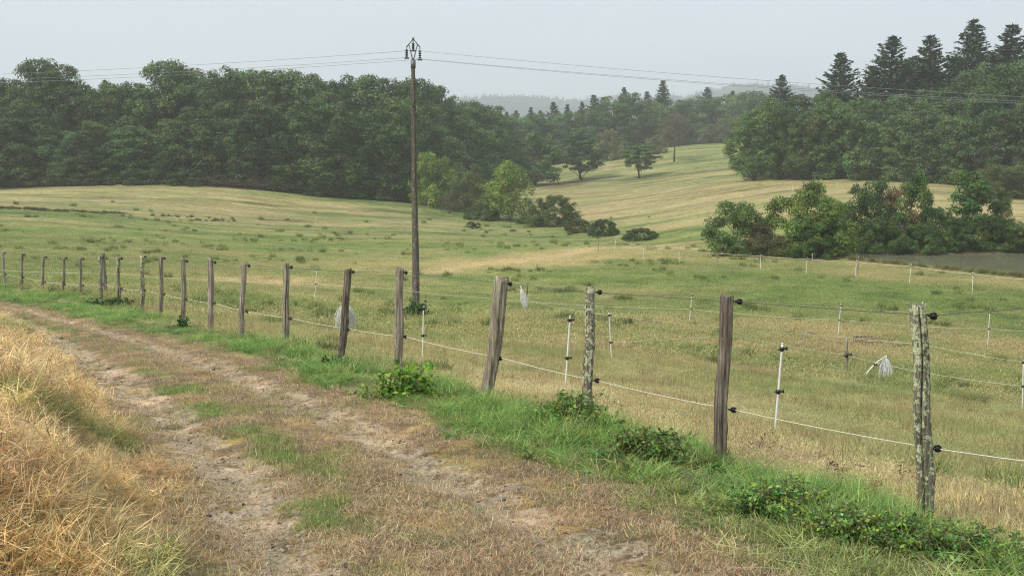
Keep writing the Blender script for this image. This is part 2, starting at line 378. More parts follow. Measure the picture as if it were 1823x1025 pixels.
def ground_material():
    m, t, o = mat_base('ground_grass_and_soil')
    at = N(t, 'ShaderNodeAttribute', attribute_name='Col')
    n1 = noise(t, 38, 5, .7); n2 = noise(t, 2.2, 5, .65); n3 = noise(t, .35, 6, .7, stretch=(1, 2.2, 1))
    c = mixc(t, 1.0, at.outputs[0], ramp(t, n1, [(.3, (.35, .33, .30)), (.5, (1, 1, 1)), (.72, (1.6, 1.5, 1.35))]), 'MULTIPLY')
    c = mixc(t, 1.0, c, ramp(t, n2, [(.3, (.62, .66, .6)), (.5, (1, 1, 1)), (.7, (1.35, 1.28, 1.2))]), 'MULTIPLY')
    c = mixc(t, 1.0, c, ramp(t, n3, [(.3, (.7, .78, .7)), (.5, (1, 1, 1)), (.7, (1.25, 1.18, 1.1))]), 'MULTIPLY')
    b = N(t, 'ShaderNodeBsdfPrincipled'); b.inputs['Roughness'].default_value = .95; b.inputs['Specular IOR Level'].default_value = .15
    L(t, c, b.inputs['Base Color'])
    bp = N(t, 'ShaderNodeBump'); bp.inputs['Strength'].default_value = .8; bp.inputs['Distance'].default_value = .03
    L(t, n1, bp.inputs['Height']); L(t, bp.outputs[0], b.inputs['Normal'])
    L(t, b.outputs[0], o.inputs[0]); return m
def leafy(name, base, trans=.25, objvar=.12, rough=.6):
    """foliage: clump colour from the mesh, a small hue shift per plant"""
    m, t, o = mat_base(name)
    at = N(t, 'ShaderNodeAttribute', attribute_name='Col'); oi = N(t, 'ShaderNodeObjectInfo')
    c = mixc(t, 1.0, at.outputs[0], base, 'MULTIPLY'); c = mixc(t, 1.0, c, oi.outputs['Color'], 'MULTIPLY')
    d = N(t, 'ShaderNodeBsdfPrincipled'); d.inputs['Roughness'].default_value = rough; d.inputs['Specular IOR Level'].default_value = .25
    tr = N(t, 'ShaderNodeBsdfTranslucent'); mx = N(t, 'ShaderNodeMixShader'); mx.inputs[0].default_value = trans
    L(t, c, d.inputs['Base Color']); L(t, c, tr.inputs[0]); L(t, d.outputs[0], mx.inputs[1]); L(t, tr.outputs[0], mx.inputs[2]); L(t, mx.outputs[0], o.inputs[0])
    return m
def grass_material(name):
    m, t, o = mat_base(name)
    at = N(t, 'ShaderNodeAttribute', attribute_name='Col'); it = N(t, 'ShaderNodeAttribute', attribute_name='tint', attribute_type='INSTANCER')
    c = mixc(t, 1.0, at.outputs[0], it.outputs[0], 'MULTIPLY')
    d = N(t, 'ShaderNodeBsdfPrincipled'); d.inputs['Roughness'].default_value = .65; d.inputs['Specular IOR Level'].default_value = .3
    tr = N(t, 'ShaderNodeBsdfTranslucent'); mx = N(t, 'ShaderNodeMixShader'); mx.inputs[0].default_value = .3
    L(t, c, d.inputs['Base Color']); L(t, c, tr.inputs[0]); L(t, d.outputs[0], mx.inputs[1]); L(t, tr.outputs[0], mx.inputs[2]); L(t, mx.outputs[0], o.inputs[0])
    return m
def plain(name, col, rough=.6, spec=.4, var=.25, scale=20, metal=0):
    m, t, o = mat_base(name)
    n = noise(t, scale, 4, .6)
    lo = tuple(c * (1 - var) for c in col); hi = tuple(min(1, c * (1 + var)) for c in col)
    c = ramp(t, n, [(.3, lo), (.7, hi)])
    b = N(t, 'ShaderNodeBsdfPrincipled'); b.inputs['Roughness'].default_value = rough; b.inputs['Specular IOR Level'].default_value = spec; b.inputs['Metallic'].default_value = metal
    L(t, c, b.inputs['Base Color']); L(t, b.outputs[0], o.inputs[0]); return m
def bark(name, dark, light, lichen=0.0):
    m, t, o = mat_base(name)
    n = noise(t, 9, 6, .7, stretch=(1, 1, .18)); c = ramp(t, n, [(.32, dark), (.68, light)])
    n2 = noise(t, 14, 5, .65)
    if lichen > 0:
        k = ramp(t, n2, [(.62 - lichen * .35, (0, 0, 0)), (.66 - lichen * .35, (1, 1, 1))]); c = mixc(t, k, c, (.50, .52, .36))
    b = N(t, 'ShaderNodeBsdfPrincipled'); b.inputs['Roughness'].default_value = .9; b.inputs['Specular IOR Level'].default_value = .15
    L(t, c, b.inputs['Base Color'])
    bp = N(t, 'ShaderNodeBump'); bp.inputs['Strength'].default_value = .6; bp.inputs['Distance'].default_value = .01; L(t, n, bp.inputs['Height']); L(t, bp.outputs[0], b.inputs['Normal'])
    L(t, b.outputs[0], o.inputs[0]); return m
def post_wood(name, dark, mid, light, lichen=0.0, lich_hi=.5):
    """weathered split wood: long vertical grain, dark checks and (per post) lichen crust"""
    m, t, o = mat_base(name)
    oc = N(t, 'ShaderNodeTexCoord').outputs['Object']; oi = N(t, 'ShaderNodeObjectInfo')
    off = N(t, 'ShaderNodeVectorMath', operation='ADD'); L(t, oc, off.inputs[0]); L(t, oi.outputs['Random'], off.inputs[1])
    g = noise(t, 60, 5, .75, vec=off.outputs[0], stretch=(1, 1, .05)); g2 = noise(t, 12, 5, .7, vec=off.outputs[0], stretch=(1, 1, .22))
    c = ramp(t, g, [(.34, dark), (.5, mid), (.66, light)])
    c = mixc(t, 1.0, c, ramp(t, g2, [(.3, (.5, .46, .42)), (.55, (1, 1, 1)), (.75, (1.25, 1.22, 1.15))]), 'MULTIPLY')
    c = mixc(t, 1.0, c, oi.outputs['Color'], 'MULTIPLY')
    h = g
    if lichen > 0:
        l1 = noise(t, 26, 6, .72, vec=off.outputs[0]); sep = N(t, 'ShaderNodeSeparateXYZ'); L(t, oc, sep.inputs[0])
        add = N(t, 'ShaderNodeMath', operation='MULTIPLY_ADD'); L(t, sep.outputs[2], add.inputs[0]); add.inputs[1].default_value = .13 * lich_hi; L(t, l1, add.inputs[2])
        th = .74 - lichen * .20
        k = ramp(t, add.outputs[0], [(th, (0, 0, 0)), (th + .03, (1, 1, 1))])
        lc = ramp(t, noise(t, 90, 3, .6, vec=off.outputs[0]), [(.35, (.24, .27, .15)), (.5, (.46, .49, .31)), (.7, (.68, .68, .5))])
        c = mixc(t, k, c, lc); mm = N(t, 'ShaderNodeMix', data_type='FLOAT'); L(t, k, mm.inputs[0]); L(t, g, mm.inputs[2]); mm.inputs[3].default_value = 1.4; h = mm.outputs[0]
    b = N(t, 'ShaderNodeBsdfPrincipled'); b.inputs['Roughness'].default_value = .88; b.inputs['Specular IOR Level'].default_value = .2
    L(t, c, b.inputs['Base Color'])
    bp = N(t, 'ShaderNodeBump'); bp.inputs['Strength'].default_value = .9; bp.inputs['Distance'].default_value = .008; L(t, h, bp.inputs['Height']); L(t, bp.outputs[0], b.inputs['Normal'])
    L(t, b.outputs[0], o.inputs[0]); return m

M_GROUND = ground_material()
M_BARK = bark('bark_grey_brown', (.045, .038, .03), (.16, .14, .11)); M_BIRCH = bark('bark_birch', (.25, .23, .2), (.75, .72, .66))
M_PINEB = bark('bark_dark', (.03, .025, .02), (.10, .08, .06))
M_OAK = leafy('foliage_oak', (.096, .158, .054)); M_CONIF = leafy('foliage_conifer', (.080, .130, .060), .2)
M_BUSH = leafy('foliage_bush', (.135, .195, .06), .3)
M_TWIG = leafy('twigs_dry', (.17, .12, .085), .1); M_BRAMBLE = leafy('foliage_bramble', (.075, .145, .032), .3, rough=.45)
M_GRASS = grass_material('grass_blades')

# ------------------------------------------------------------------ ground sheet
def build_ground():
    a1 = np.radians(np.concatenate([np.arange(-180, -44, 4.0), np.arange(-42, -31, .7), np.arange(-31, 31.01, .115), np.arange(31.7, 44, .7), np.arange(46, 181, 4.0)]))
    a1[-1] = math.pi
    r = np.concatenate([np.linspace(.02, 2.4, 8), np.geomspace(2.8, 13.9, 470), np.geomspace(14, 60, 260), np.geomspace(60.5, 400, 340), np.geomspace(405, 4600, 80)])
    TH, R = np.meshgrid(a1, r); X = R * np.sin(TH); Y = R * np.cos(TH)
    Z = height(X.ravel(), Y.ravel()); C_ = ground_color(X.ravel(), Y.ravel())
    nr, na = X.shape; i = np.arange(nr - 1)[:, None] * na; j = np.arange(na - 1)[None]
    Fq = np.stack([i + j, i + j + 1, i + na + j + 1, i + na + j], -1).reshape(-1, 4)
    me = new_mesh('ground', np.stack([X.ravel(), Y.ravel(), Z], -1), [Fq[:, ::-1]], C_, True)
    return tag(link('ground', me, M_GROUND), kind='structure')
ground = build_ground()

# ------------------------------------------------------------------ pond
def build_pond():
    m, t, o = mat_base('pond_water'); b = N(t, 'ShaderNodeBsdfPrincipled')
    b.inputs['Base Color'].default_value = (.21, .205, .135, 1); b.inputs['Roughness'].default_value = .10; b.inputs['IOR'].default_value = 1.33; b.inputs['Specular IOR Level'].default_value = .5
    n = noise(t, 1.6, 3, .5, stretch=(1, .5, 1)); bp = N(t, 'ShaderNodeBump'); bp.inputs['Strength'].default_value = .10; bp.inputs['Distance'].default_value = .05
    L(t, n, bp.inputs['Height']); L(t, bp.outputs[0], b.inputs['Normal']); L(t, b.outputs[0], o.inputs[0])
    c = POND.mean(0); V = c + (POND - c) * 1.0; V = np.array([p + (p - c) / np.linalg.norm(p - c) * .9 for p in V])
    V = np.column_stack([V, np.full(len(V), WATER_Z)])
    me = new_mesh('pond_water', V, [np.arange(len(V))[None, :]], None)
    if me.polygons[0].normal.z < 0: me.flip_normals()
    tag(link('pond_water', me, m), kind='structure')
build_pond()

# ------------------------------------------------------------------ leaves, trees
def unit(v): return v / (np.linalg.norm(v, axis=-1, keepdims=True) + 1e-12)
def leaves(g, cen, nrm, size, aspect, R, col):
    n = len(cen); nrm = unit(nrm); a = unit(np.cross(nrm, R.normal(size=(n, 3)))); b = np.cross(nrm, a)
    s = (np.asarray(size) * R.uniform(.65, 1.3, n))[:, None]
    V = np.stack([cen - a * s, cen - b * s * aspect + nrm * s * .12, cen + a * s, cen + b * s * aspect + nrm * s * .12], 1).reshape(-1, 3)
    Fq = np.arange(4 * n).reshape(-1, 4); col = np.asarray(col)
    col = np.repeat(col, 4, 0) if col.ndim == 2 else col
    g.add(V, Fq, col)
def limb(p0, p1, R, sag=.12, n=5):
    t = np.linspace(0, 1, n)[:, None]; L_ = np.linalg.norm(p1 - p0)
    off = R.normal(size=3) * L_ * .08
    return p0 + (p1 - p0) * t + np.array([0, 0, 1.]) * (np.sin(t * np.pi) * sag * L_) + off * np.sin(t * np.pi)
def broadleaf(seed, H=16, rw=.38, low=.08, nclump=120, nleaf=150, leaf=.26, cr=(1.1, 2.0), flat=.62, bend=.2, var=.35, trunk_r=.3, hue=(0, 0), sparse=1.0, top_up=.0, fill=.35, dome=0.0, lobes=0):
    R = np.random.default_rng(seed); gc = Geo(); gt = Geo()
    zc = H * (1 + low) / 2; rz = H * (1 - low) / 2 * .92; rx = H * rw
    d = unit(R.normal(size=(nclump, 3))); k = R.uniform(.8, 1, nclump); inner = R.random(nclump) < fill; k[inner] = R.uniform(.3, .75, inner.sum())
    d[:, 2] = np.where(R.random(nclump) < dome, np.abs(d[:, 2]) * 1.0, d[:, 2]); d = unit(d)
    if dome > .5: zc = low * H + H * .30; rz = H * .68 - low * H
    lob = 1 + .22 * np.sin(d[:, 0] * 3.1 + seed) * np.cos(d[:, 1] * 2.7 + seed * 2) + .12 * np.sin(d[:, 2] * 5 + seed) + R.normal(size=nclump) * .05
    cc = np.stack([d[:, 0] * rx, d[:, 1] * rx, d[:, 2] * rz], -1) * (k * lob)[:, None]
    cc[:, :2] *= (1 - .25 * np.clip(cc[:, 2:] / rz, -1, 1)); cc[:, 2] += zc
    lv = np.zeros(nclump)
    if dome > 0:       # crown of separate lobes that reach down towards the ground
        nl = lobes or (20 if dome > .5 else 16); zt = (np.arange(nl) + R.random(nl)) / nl; zt = zt ** 1.15
        zlo = low if dome > .5 else low + .08
        rad = np.sqrt(np.maximum(1 - (np.maximum(zt - .25, 0) / .75) ** 2.2, .0)) * np.where(zt < .25, .80 + .8 * zt, 1.0)
        an = np.arange(nl) * 2.4 + R.normal(size=nl) * .5; lr = H * R.uniform(.12, .19, nl) * (1.15 - .35 * zt); lr = np.minimum(lr, rx * .5)
        lc = np.stack([np.cos(an) * (rx * rad - lr * .7), np.sin(an) * (rx * rad - lr * .7), (zlo + zt * (1 - zlo)) * H - lr * .7], -1); lc[:, 2] = np.maximum(lc[:, 2], low * H + lr * .4)
        li = np.arange(nclump) % (nl + 3); inn = li >= nl; li = np.where(inn, 0, li); lval = R.normal(size=nl)
        dd = unit(R.normal(size=(nclump, 3)) + unit(lc[li] * [1, 1, 0]) * .5 + [0, 0, .5])
        c2 = lc[li] + dd * (lr[li] * R.uniform(.75, 1.05, nclump))[:, None]
        c3 = np.stack([d[:, 0] * rx * .5, d[:, 1] * rx * .5, H * R.uniform(low + .1, .8, nclump)], -1)
        cc = np.where(inn[:, None], c3, c2); lv = np.where(inn, 0, lval[li])
    cc[:, 2] = np.clip(cc[:, 2], low * H + .3, H * .99)
    # trunk and limbs
    top = np.array([R.normal() * bend, R.normal() * bend, H * .75]); tp = limb(np.zeros(3), top, R, 0, 7)
    tube(gt, tp, np.linspace(trunk_r, trunk_r * .25, 7), 8)
    for i in R.choice(nclump, min(26, nclump), replace=False):
        s = np.clip(cc[i, 2] / H - .25, .15, .85); p0 = tp[0] + (top - tp[0]) * s; j = int(s * 6); p0 = tp[j]
        tube(gt, limb(p0, cc[i], R, .08), np.linspace(trunk_r * .32, .02, 5), 5)
    for i in range(nclump):
        r = R.uniform(*cr); n = int(nleaf * (r / cr[1]) ** 1.6 * sparse)
        u = unit(R.normal(size=(n, 3))); u[:, 2] = np.where(R.random(n) < .6, np.abs(u[:, 2]), u[:, 2])
        rr = R.uniform(.55, 1.05, n)[:, None]; p = cc[i] + u * rr * np.array([r, r, r * flat])
        v = 1 + R.normal() * var * .40 + lv[i] * .18; hcol = np.array([1 + R.normal() * .12 + hue[0], 1, 1 + R.normal() * .08 + hue[1]]) * v
        leaves(gc, p, u * 1.2 + R.normal(size=(n, 3)) * .5 + np.array([0, 0, .3]), leaf, .6, R, np.clip(hcol * (1 + R.normal(size=(n, 1)) * .22), .15, 2.4))
    if top_up > 0:     # upright shoots breaking the outline
        for i in range(int(top_up)):
            b = cc[R.integers(nclump)]; 
            if b[2] < zc * .8: continue
            h = R.uniform(.03, .075) * H; n = 26; t = R.random(n)
            p = b + np.stack([R.normal(size=n) * h * .12, R.normal(size=n) * h * .12, t * h + cr[0] * .4], -1)
            leaves(gc, p, R.normal(size=(n, 3)), leaf * .9, .5, R, np.full((n, 3), 1.1))
    mt = gt.mesh('tree_trunk', True); mc = gc.mesh('tree_crown'); return mt, mc, H
def conifer(seed, H=24, rw=.17, low=.12, gap=.12, leafs=.34, upturn=.15, step=.55, rag=.3, dens=1.0):
    R = np.random.default_rng(seed); gc = Geo(); gt = Geo()
    tube(gt, [(0, 0, 0), (R.normal() * .1, R.normal() * .1, H * .5), (0, 0, H * .985)], [.34, .2, .03], 8)
    z = low * H; ph = 0
    while z < H * .985:
        f = (z / H - low) / (1 - low); Lr = H * rw * (1 - f) ** .92 * (1.0 if f > .15 else .8 + f) + .25
        nb = 7 if f < .8 else 5; ph += 1.1; lv = R.uniform(.85, 1.1)
        for b in range(nb):
            if R.random() < gap: continue
            a = ph + b * 2 * math.pi / nb + R.normal() * .2; Lb = Lr * lv * R.uniform(1 - rag, 1.12)
            dr = np.array([math.cos(a), math.sin(a), 0]); t = np.linspace(0, 1, 5)
            br = np.outer(t, dr) * Lb + np.outer(-.22 * np.sin(t * 2.2) + upturn * t ** 2, [0, 0, 1]) * Lb; br[:, 2] += min(z + R.normal() * step * 1.1 * (1 - f), H * .97)
            tube(gt, br, np.linspace(.05, .01, 5), 3, cap=False)
            n = max(6, int(Lb * 11 * dens)); tt = R.uniform(.12, 1, n) ** .75
            p = np.stack([np.interp(tt, t, br[:, q]) for q in range(3)], -1); sd = np.array([-dr[1], dr[0], 0])
            p = p + sd * (R.normal(size=n) * .17 * Lb * (1.15 - tt))[:, None]; p[:, 2] -= np.abs(R.normal(size=n)) * .14
            col = np.array([1 + R.normal() * .08, 1, 1 + R.normal() * .1]) * (1 + R.normal() * .14)
            leaves(gc, p, np.array([0, 0, 1.]) + R.normal(size=(n, 3)) * .5, leafs, .45, R, np.clip(col * (1 + R.normal(size=(n, 1)) * .2), .2, 2))
        z += step * R.uniform(.8, 1.2) * (1 - .35 * f)
    return gt.mesh('tree_trunk', True), gc.mesh('tree_crown'), H

def place(name, proto, x, y, h, label, cat, group=None, wide=1.0, tint=(1, 1, 1), rot=None, mats=None, z=None, sink=.05):
    mt, mc, H = proto; s = h / H
    e = empty(name, (x, y, (ground_z(x, y) if z is None else z) - sink)); e.rotation_euler = (0, 0, random.uniform(0, 6.28) if rot is None else rot)
    e.scale = (s * wide, s * wide, s)
    tr = bpy.data.objects.new('trunk', mt); cr = bpy.data.objects.new('crown', mc)
    for o, m in ((tr, mats[0]), (cr, mats[1])):
        COL.objects.link(o); o.parent = e
        if not o.data.materials: o.data.materials.append(m)
    cr.color = (*tint, 1)
    return tag(e, label, cat, group)
def at_top(px, ytop, d):            # position and height of something whose top shows at (px, ytop) at depth d
    p = P(px, ytop, d); z = ground_z(p[0], d); return p[0], d, max(p[2] - z, .3)

OAKS = [broadleaf(s, H=16, rw=rw, low=low, nclump=240, nleaf=190, leaf=.18, flat=.85, top_up=26, cr=(.65, 1.45), fill=.25, dome=.75) for s, rw, low in ((1, .34, .0), (2, .38, .0), (3, .31, .0), (4, .36, .02), (5, .28, .0))]
OAKT = [broadleaf(s, H=16, rw=.33, low=.12, nclump=200, nleaf=190, leaf=.18, flat=.85, top_up=20, cr=(.65, 1.4), fill=.25, dome=.4) for s in (11, 12)]
CONS = [conifer(s, rw=rw, gap=gp, upturn=up, low=.1, leafs=.26, step=.34, rag=.5, dens=1.35) for s, rw, gp, up in ((21, .27, .18, .35), (22, .29, .26, .45), (23, .23, .16, .25))]
for l in OAKS + OAKT: l[0].materials.append(M_BARK); l[1].materials.append(M_OAK)
for l in CONS: l[0].materials.append(M_PINEB); l[1].materials.append(M_CONIF)
MO = (M_BARK, M_OAK); MC = (M_PINEB, M_CONIF)
ORD = ['first', 'second', 'third', 'fourth', 'fifth', 'sixth', 'seventh', 'eighth', 'ninth', 'tenth', 'eleventh', 'twelfth', 'thirteenth', 'fourteenth', 'fifteenth', 'sixteenth', 'seventeenth', 'eighteenth', 'nineteenth', 'twentieth', 'twenty-first', 'twenty-second', 'twenty-third', 'twenty-fourth']
def rt(a=.9, b=1.15, warm=0):
    v = random.uniform(a * .85, b * 1.1); return (v * (1 + warm + random.uniform(-.06, .14)), v, v * random.uniform(.8, 1.1))

# left wood
TOPL = ([-120, -60, 0, 40, 75, 105, 140, 165, 190, 230, 270, 300, 340, 380, 420, 470, 520, 560, 600, 640, 680, 720, 745, 770, 800, 830, 860, 885],
        [150, 150, 147, 138, 112, 116, 156, 152, 142, 152, 142, 116, 124, 124, 122, 126, 128, 140, 136, 134, 140, 148, 140, 155, 172, 180, 184, 190])
def dl(px): return float(np.interp(px, [-200, 0, 300, 560, 700, 745, 800, 880], [165, 164, 163, 169, 174, 188, 208, 235]))
front = [-70, -10, 48, 100, 165, 232, 290, 345, 405, 462, 520, 570, 612, 668, 715, 768, 820, 872]
ftop = [200, 190, 185, 230, 215, 226, 232, 190, 215, 180, 205, 170, 250, 200, 175, 215, 205, 200]
for i, (px, yt) in enumerate(zip(front, ftop)):
    x, y, h = at_top(px, yt, dl(px) + random.uniform(-1, 2))
    place('broadleaf_tree', OAKS[i % 5], x, y, h, 'leafy dark green tree, %s from the left in the front row of the left wood' % ORD[i], 'tree', 'front row of the left wood', wide=random.uniform(1.05, 1.35) * (16 / max(h, 9)) ** .5, tint=rt(.85, 1.3), mats=MO)
back = [-90, -30, 20, 72, 108, 160, 200, 240, 300, 345, 392, 432, 480, 525, 565, 605, 650, 690, 738, 775, 815, 848, 880]
for i, px in enumerate(back):
    yt = np.interp(px, *TOPL) + random.uniform(-3, 4)
    x, y, h = at_top(px, yt, dl(px) + 13 + random.uniform(-2, 3))
    place('broadleaf_tree', OAKS[(i * 3 + 1) % 5], x, y, h, 'tall broadleaf tree, %s from the left along the skyline of the left wood' % ORD[i], 'tree', 'skyline trees of the left wood', wide=random.uniform(.9, 1.05), tint=rt(.8, 1.1, .05), mats=MO)
for i, px in enumerate(range(-100, 900, 62)):
    yt = np.interp(px, *TOPL) + random.uniform(12, 26)
    x, y, h = at_top(px, yt, dl(px) + 26)
    place('broadleaf_tree', OAKT[i % 2], x, y, h, 'tree deep in the left wood, glimpsed between the skyline crowns', 'tree', 'trees deep in the left wood', wide=1.1, tint=rt(.7, .9), mats=MO)
for px, yt in ((186, 138), (300, 114), (742, 142), (655, 140)):
    x, y, h = at_top(px, yt, dl(px) + 20)
    place('conifer_tree', CONS[1], x, y, h, 'dark conifer tip poking above the left wood ' + {186: 'right of its twin-topped tree', 300: 'at its highest middle point', 742: 'just right of the utility pole', 655: 'left of the utility pole'}[px], 'tree', 'conifers in the left wood', mats=MC, wide=1.0)

# right wood
rf = [(1345, 196, 170, 1), (1392, 186, 168, 1), (1440, 200, 165, 1), (1478, 178, 166, 0), (1530, 176, 162, 0), (1592, 205, 157, 0), (1645, 180, 157, 0), (1700, 205, 153, 0), (1752, 160, 152, 0), (1806, 190, 148, 0), (1862, 150, 148, 0), (1925, 150, 148, 0)]
for i, (px, yt, d, k) in enumerate(rf):
    x, y, h = at_top(px, yt, d)
    place('broadleaf_tree', (OAKT[i % 2] if k else OAKS[(i + 2) % 5]), x, y, h, 'full green tree, %s from the left in the front row of the right wood' % ORD[i], 'tree', 'front row of the right wood', wide=random.uniform(1.0, 1.2), tint=rt(.95, 1.3, .03), mats=MO)
rb = [(1370, 176, 186), (1420, 168, 182), (1470, 160, 180), (1515, 182, 178), (1560, 180, 176), (1605, 172, 175), (1648, 158, 172), (1690, 156, 170), (1738, 118, 170), (1790, 118, 168), (1835, 110, 168), (1885, 110, 168)]
for i, (px, yt, d) in enumerate(rb):
    x, y, h = at_top(px, yt, d)
    place('broadleaf_tree', OAKS[(i * 2) % 5], x, y, h, 'taller rounded tree, %s from the left in the second row of the right wood' % ORD[i], 'tree', 'second row of the right wood', wide=random.uniform(.85, 1.0), tint=rt(.8, 1.05), mats=MO)
for px, yt, d, v, wd, lb in ((1392, 129, 225, 1, 1.5, 'small dark conifer standing alone at the left end of the right wood'), (1497, 88, 190, 1, 1.6, 'tall pointed conifer with open ragged sides, left of the big conifer group'),
                   (1590, 58, 186, 1, 1.75, 'big conifer with gappy crown, first of the four rising above the right wood'), (1656, 56, 188, 0, 1.8, 'broad dense conifer, second of the four rising above the right wood'),
                   (1734, 27, 186, 2, 1.75, 'tallest conifer with a knobbly thin top above the right wood'), (1803, 36, 184, 0, 1.7, 'broad conifer cut by the right edge of the skyline'), (1555, 112, 192, 1, 1.6, 'lower conifer leaning on the left flank of the big conifers'), (1625, 96, 194, 0, 1.6, 'dark conifer half hidden between the first two big conifers of the right wood'), (1770, 92, 192, 1, 1.5, 'dark conifer half hidden between the tallest conifer and the right border'), (1700, 96, 194, 0, 1.6, 'lower conifer between the big conifers of the right wood')):
    x, y, h = at_top(px, yt, d)
    place('conifer_tree', CONS[v], x, y, h, lb, 'conifer', 'conifers above the right wood', wide=wd, tint=rt(.9, 1.1), mats=MC)

# middle wood across the valley
for i, (px, yt, d) in enumerate([(902, 196, 300), (919, 194, 302), (945, 188, 306), (962, 194, 300), (985, 179, 305), (1010, 183, 310), (1036, 178, 315), (1057, 166, 318), (1074, 170, 320), (1111, 152, 325), (1152, 160, 330), (1180, 140, 325), (1259, 152, 350), (1304, 159, 360)]):
    x, y, h = at_top(px, yt, d + 32)
    place('conifer_tree', CONS[i % 3], x, y, h, 'hazy blue-green conifer, %s from the left in the wood across the valley' % ORD[i], 'conifer', 'conifers in the wood across the valley', wide=random.uniform(1.1, 1.6), tint=rt(.8, 1.1), mats=MC)
for i, (px, yt, d) in enumerate([(895, 215, 285), (925, 212, 290), (958, 208, 292), (990, 210, 295), (1022, 205, 300), (1052, 205, 300), (1090, 182, 305), (1125, 172, 308), (1158, 186, 312), (1190, 196, 322), (1213, 188, 345), (1238, 180, 348), (1268, 182, 350), (1290, 178, 352), (1318, 172, 350), (1345, 172, 345), (1215, 215, 338), (1245, 225, 336), (1300, 215, 338), (1330, 210, 330)]):
    x, y, h = at_top(px, yt - 7, d + 28)
    place('broadleaf_tree', OAKS[i % 5], x, y, h, 'hazy rounded tree, %s of the broadleaf trees in the wood across the valley' % ORD[i], 'tree', 'broadleaf trees in the wood across the valley', wide=random.uniform(1.0, 1.3), tint=rt(1.0, 1.35), mats=MO)

# single trees on the slope
def stand(name, proto, px, ytop, ybase, label, cat='tree', group=None, wpx=None, W=None, wide=1.0, tint=(1, 1, 1), mats=MO, rot=None, parts=None):
    g = ground_at(px, ybase); p = P(px, ytop, g[1]); h = p[2] - g[2]
    if wpx is not None: wide = (wpx * g[1] / F) / (W * h / proto[2])
    return place(name, proto, g[0], g[1], h, label, cat, group, wide=wide, tint=tint, mats=mats, rot=rot, z=g[2])
OAKF = broadleaf(31, H=12, rw=.5, low=.10, nclump=200, nleaf=150, leaf=.2, flat=.6, cr=(.6, 1.3), trunk_r=.32, dome=.3)
PINEF = broadleaf(32, H=10, rw=.44, low=.24, nclump=110, nleaf=170, leaf=.17, flat=.45, cr=(.6, 1.2), trunk_r=.2, hue=(-.05, 0), fill=.2)
PINEG = broadleaf(33, H=13, rw=.36, low=.08, nclump=170, nleaf=150, leaf=.18, flat=.45, cr=(.6, 1.3), trunk_r=.28)
for q in (OAKF, PINEF, PINEG): q[0].materials.append(M_PINEB); q[1].materials.append(M_OAK)
stand('oak_tree', OAKF, 950, 236, 331, 'wide spreading tree at the foot of the far meadow', wide=1.0, tint=(1.25, 1.25, 1.0), wpx=98, W=12)
stand('pine_tree', PINEG, 1035, 222, 321, 'dark upright pine with ragged drooping skirt beside the spreading tree', tint=(.85, .9, .9), wpx=74, W=9.4)
stand('pine_tree', PINEF, 1138, 252, 317, 'small flat-topped pine standing alone on the meadow slope', tint=(1.1, 1.05, .9), wpx=70, W=9.2)
def bare(seed, H=12):
    R = np.random.default_rng(seed); gt = Geo(); gc = Geo()
    tp = np.array([[0, 0, 0], [.1, 0, H * .3], [.1, .1, H * .6], [0, 0, H * .95]]); tube(gt, tp, [.22, .16, .1, .02], 7)
    for i in range(70):
        z = R.uniform(.28, .93) * H; a = R.uniform(0, 6.28); Lb = H * .30 * (1 - abs(z / H - .55) * 1.1) * R.uniform(.7, 1.1)
        p0 = np.array([.08, .05, z]); p1 = p0 + np.array([math.cos(a) * Lb, math.sin(a) * Lb, Lb * R.uniform(.3, .8)])
        tube(gt, limb(p0, p1, R, .05), np.linspace(.05, .012, 5), 4)
        n = 150; t = R.uniform(.3, 1.05, n)[:, None]; p = p0 + (p1 - p0) * t + R.normal(size=(n, 3)) * .28
        leaves(gc, p, R.normal(size=(n, 3)), .11, .35, R, np.clip(1 + R.normal(size=(n, 1)) * .25, .3, 2) * np.ones((n, 3)))
    return gt.mesh('tree_trunk', True), gc.mesh('tree_crown'), H
BARE = bare(5); BARE[0].materials.append(M_BARK); BARE[1].materials.append(M_TWIG)
stand('bare_tree', BARE, 1200, 204, 288, 'thin brownish tree nearly bare of leaves with a single clear trunk', wide=1.15, tint=(1.0, 1.2, 1.15))

# bushes
B_ = dict(trunk_r=.06, bend=.1)
BUSHR = [broadleaf(s, H=4, rw=.5, low=.0, nclump=150, nleaf=200, leaf=lf * .78, cr=(.28, .6), flat=.9, top_up=tu, dome=.8, fill=.25, **B_) for s, lf, tu in ((41, .085, 30), (42, .085, 40), (43, .09, 16))]
BUSHD = [broadleaf(s, H=4, rw=.52, low=.0, nclump=150, nleaf=150, leaf=.065, cr=(.25, .5), flat=.9, dome=.8, fill=.2, **B_) for s in (44, 45)]
BUSHW = broadleaf(49, H=4, rw=.95, low=0, nclump=520, nleaf=110, leaf=.075, cr=(.28, .55), flat=.85, dome=.8, fill=.35, lobes=46, top_up=20, **B_)
BIRCH = broadleaf(46, H=9, rw=.32, low=.05, nclump=190, nleaf=120, leaf=.12, cr=(.4, .85), flat=1.2, dome=.6, trunk_r=.1, bend=.5)
for q in BUSHR + BUSHD + [BUSHW]: q[0].materials.append(M_BARK); q[1].materials.append(M_BUSH)
BIRCH[0].materials.append(M_BIRCH); BIRCH[1].materials.append(M_BUSH)
TWIGB = broadleaf(47, H=4, rw=.5, low=0, nclump=70, nleaf=150, leaf=.05, cr=(.3, .7), flat=.8, top_up=20, **B_); TWIGB[0].materials.append(M_BARK); TWIGB[1].materials.append(M_TWIG)
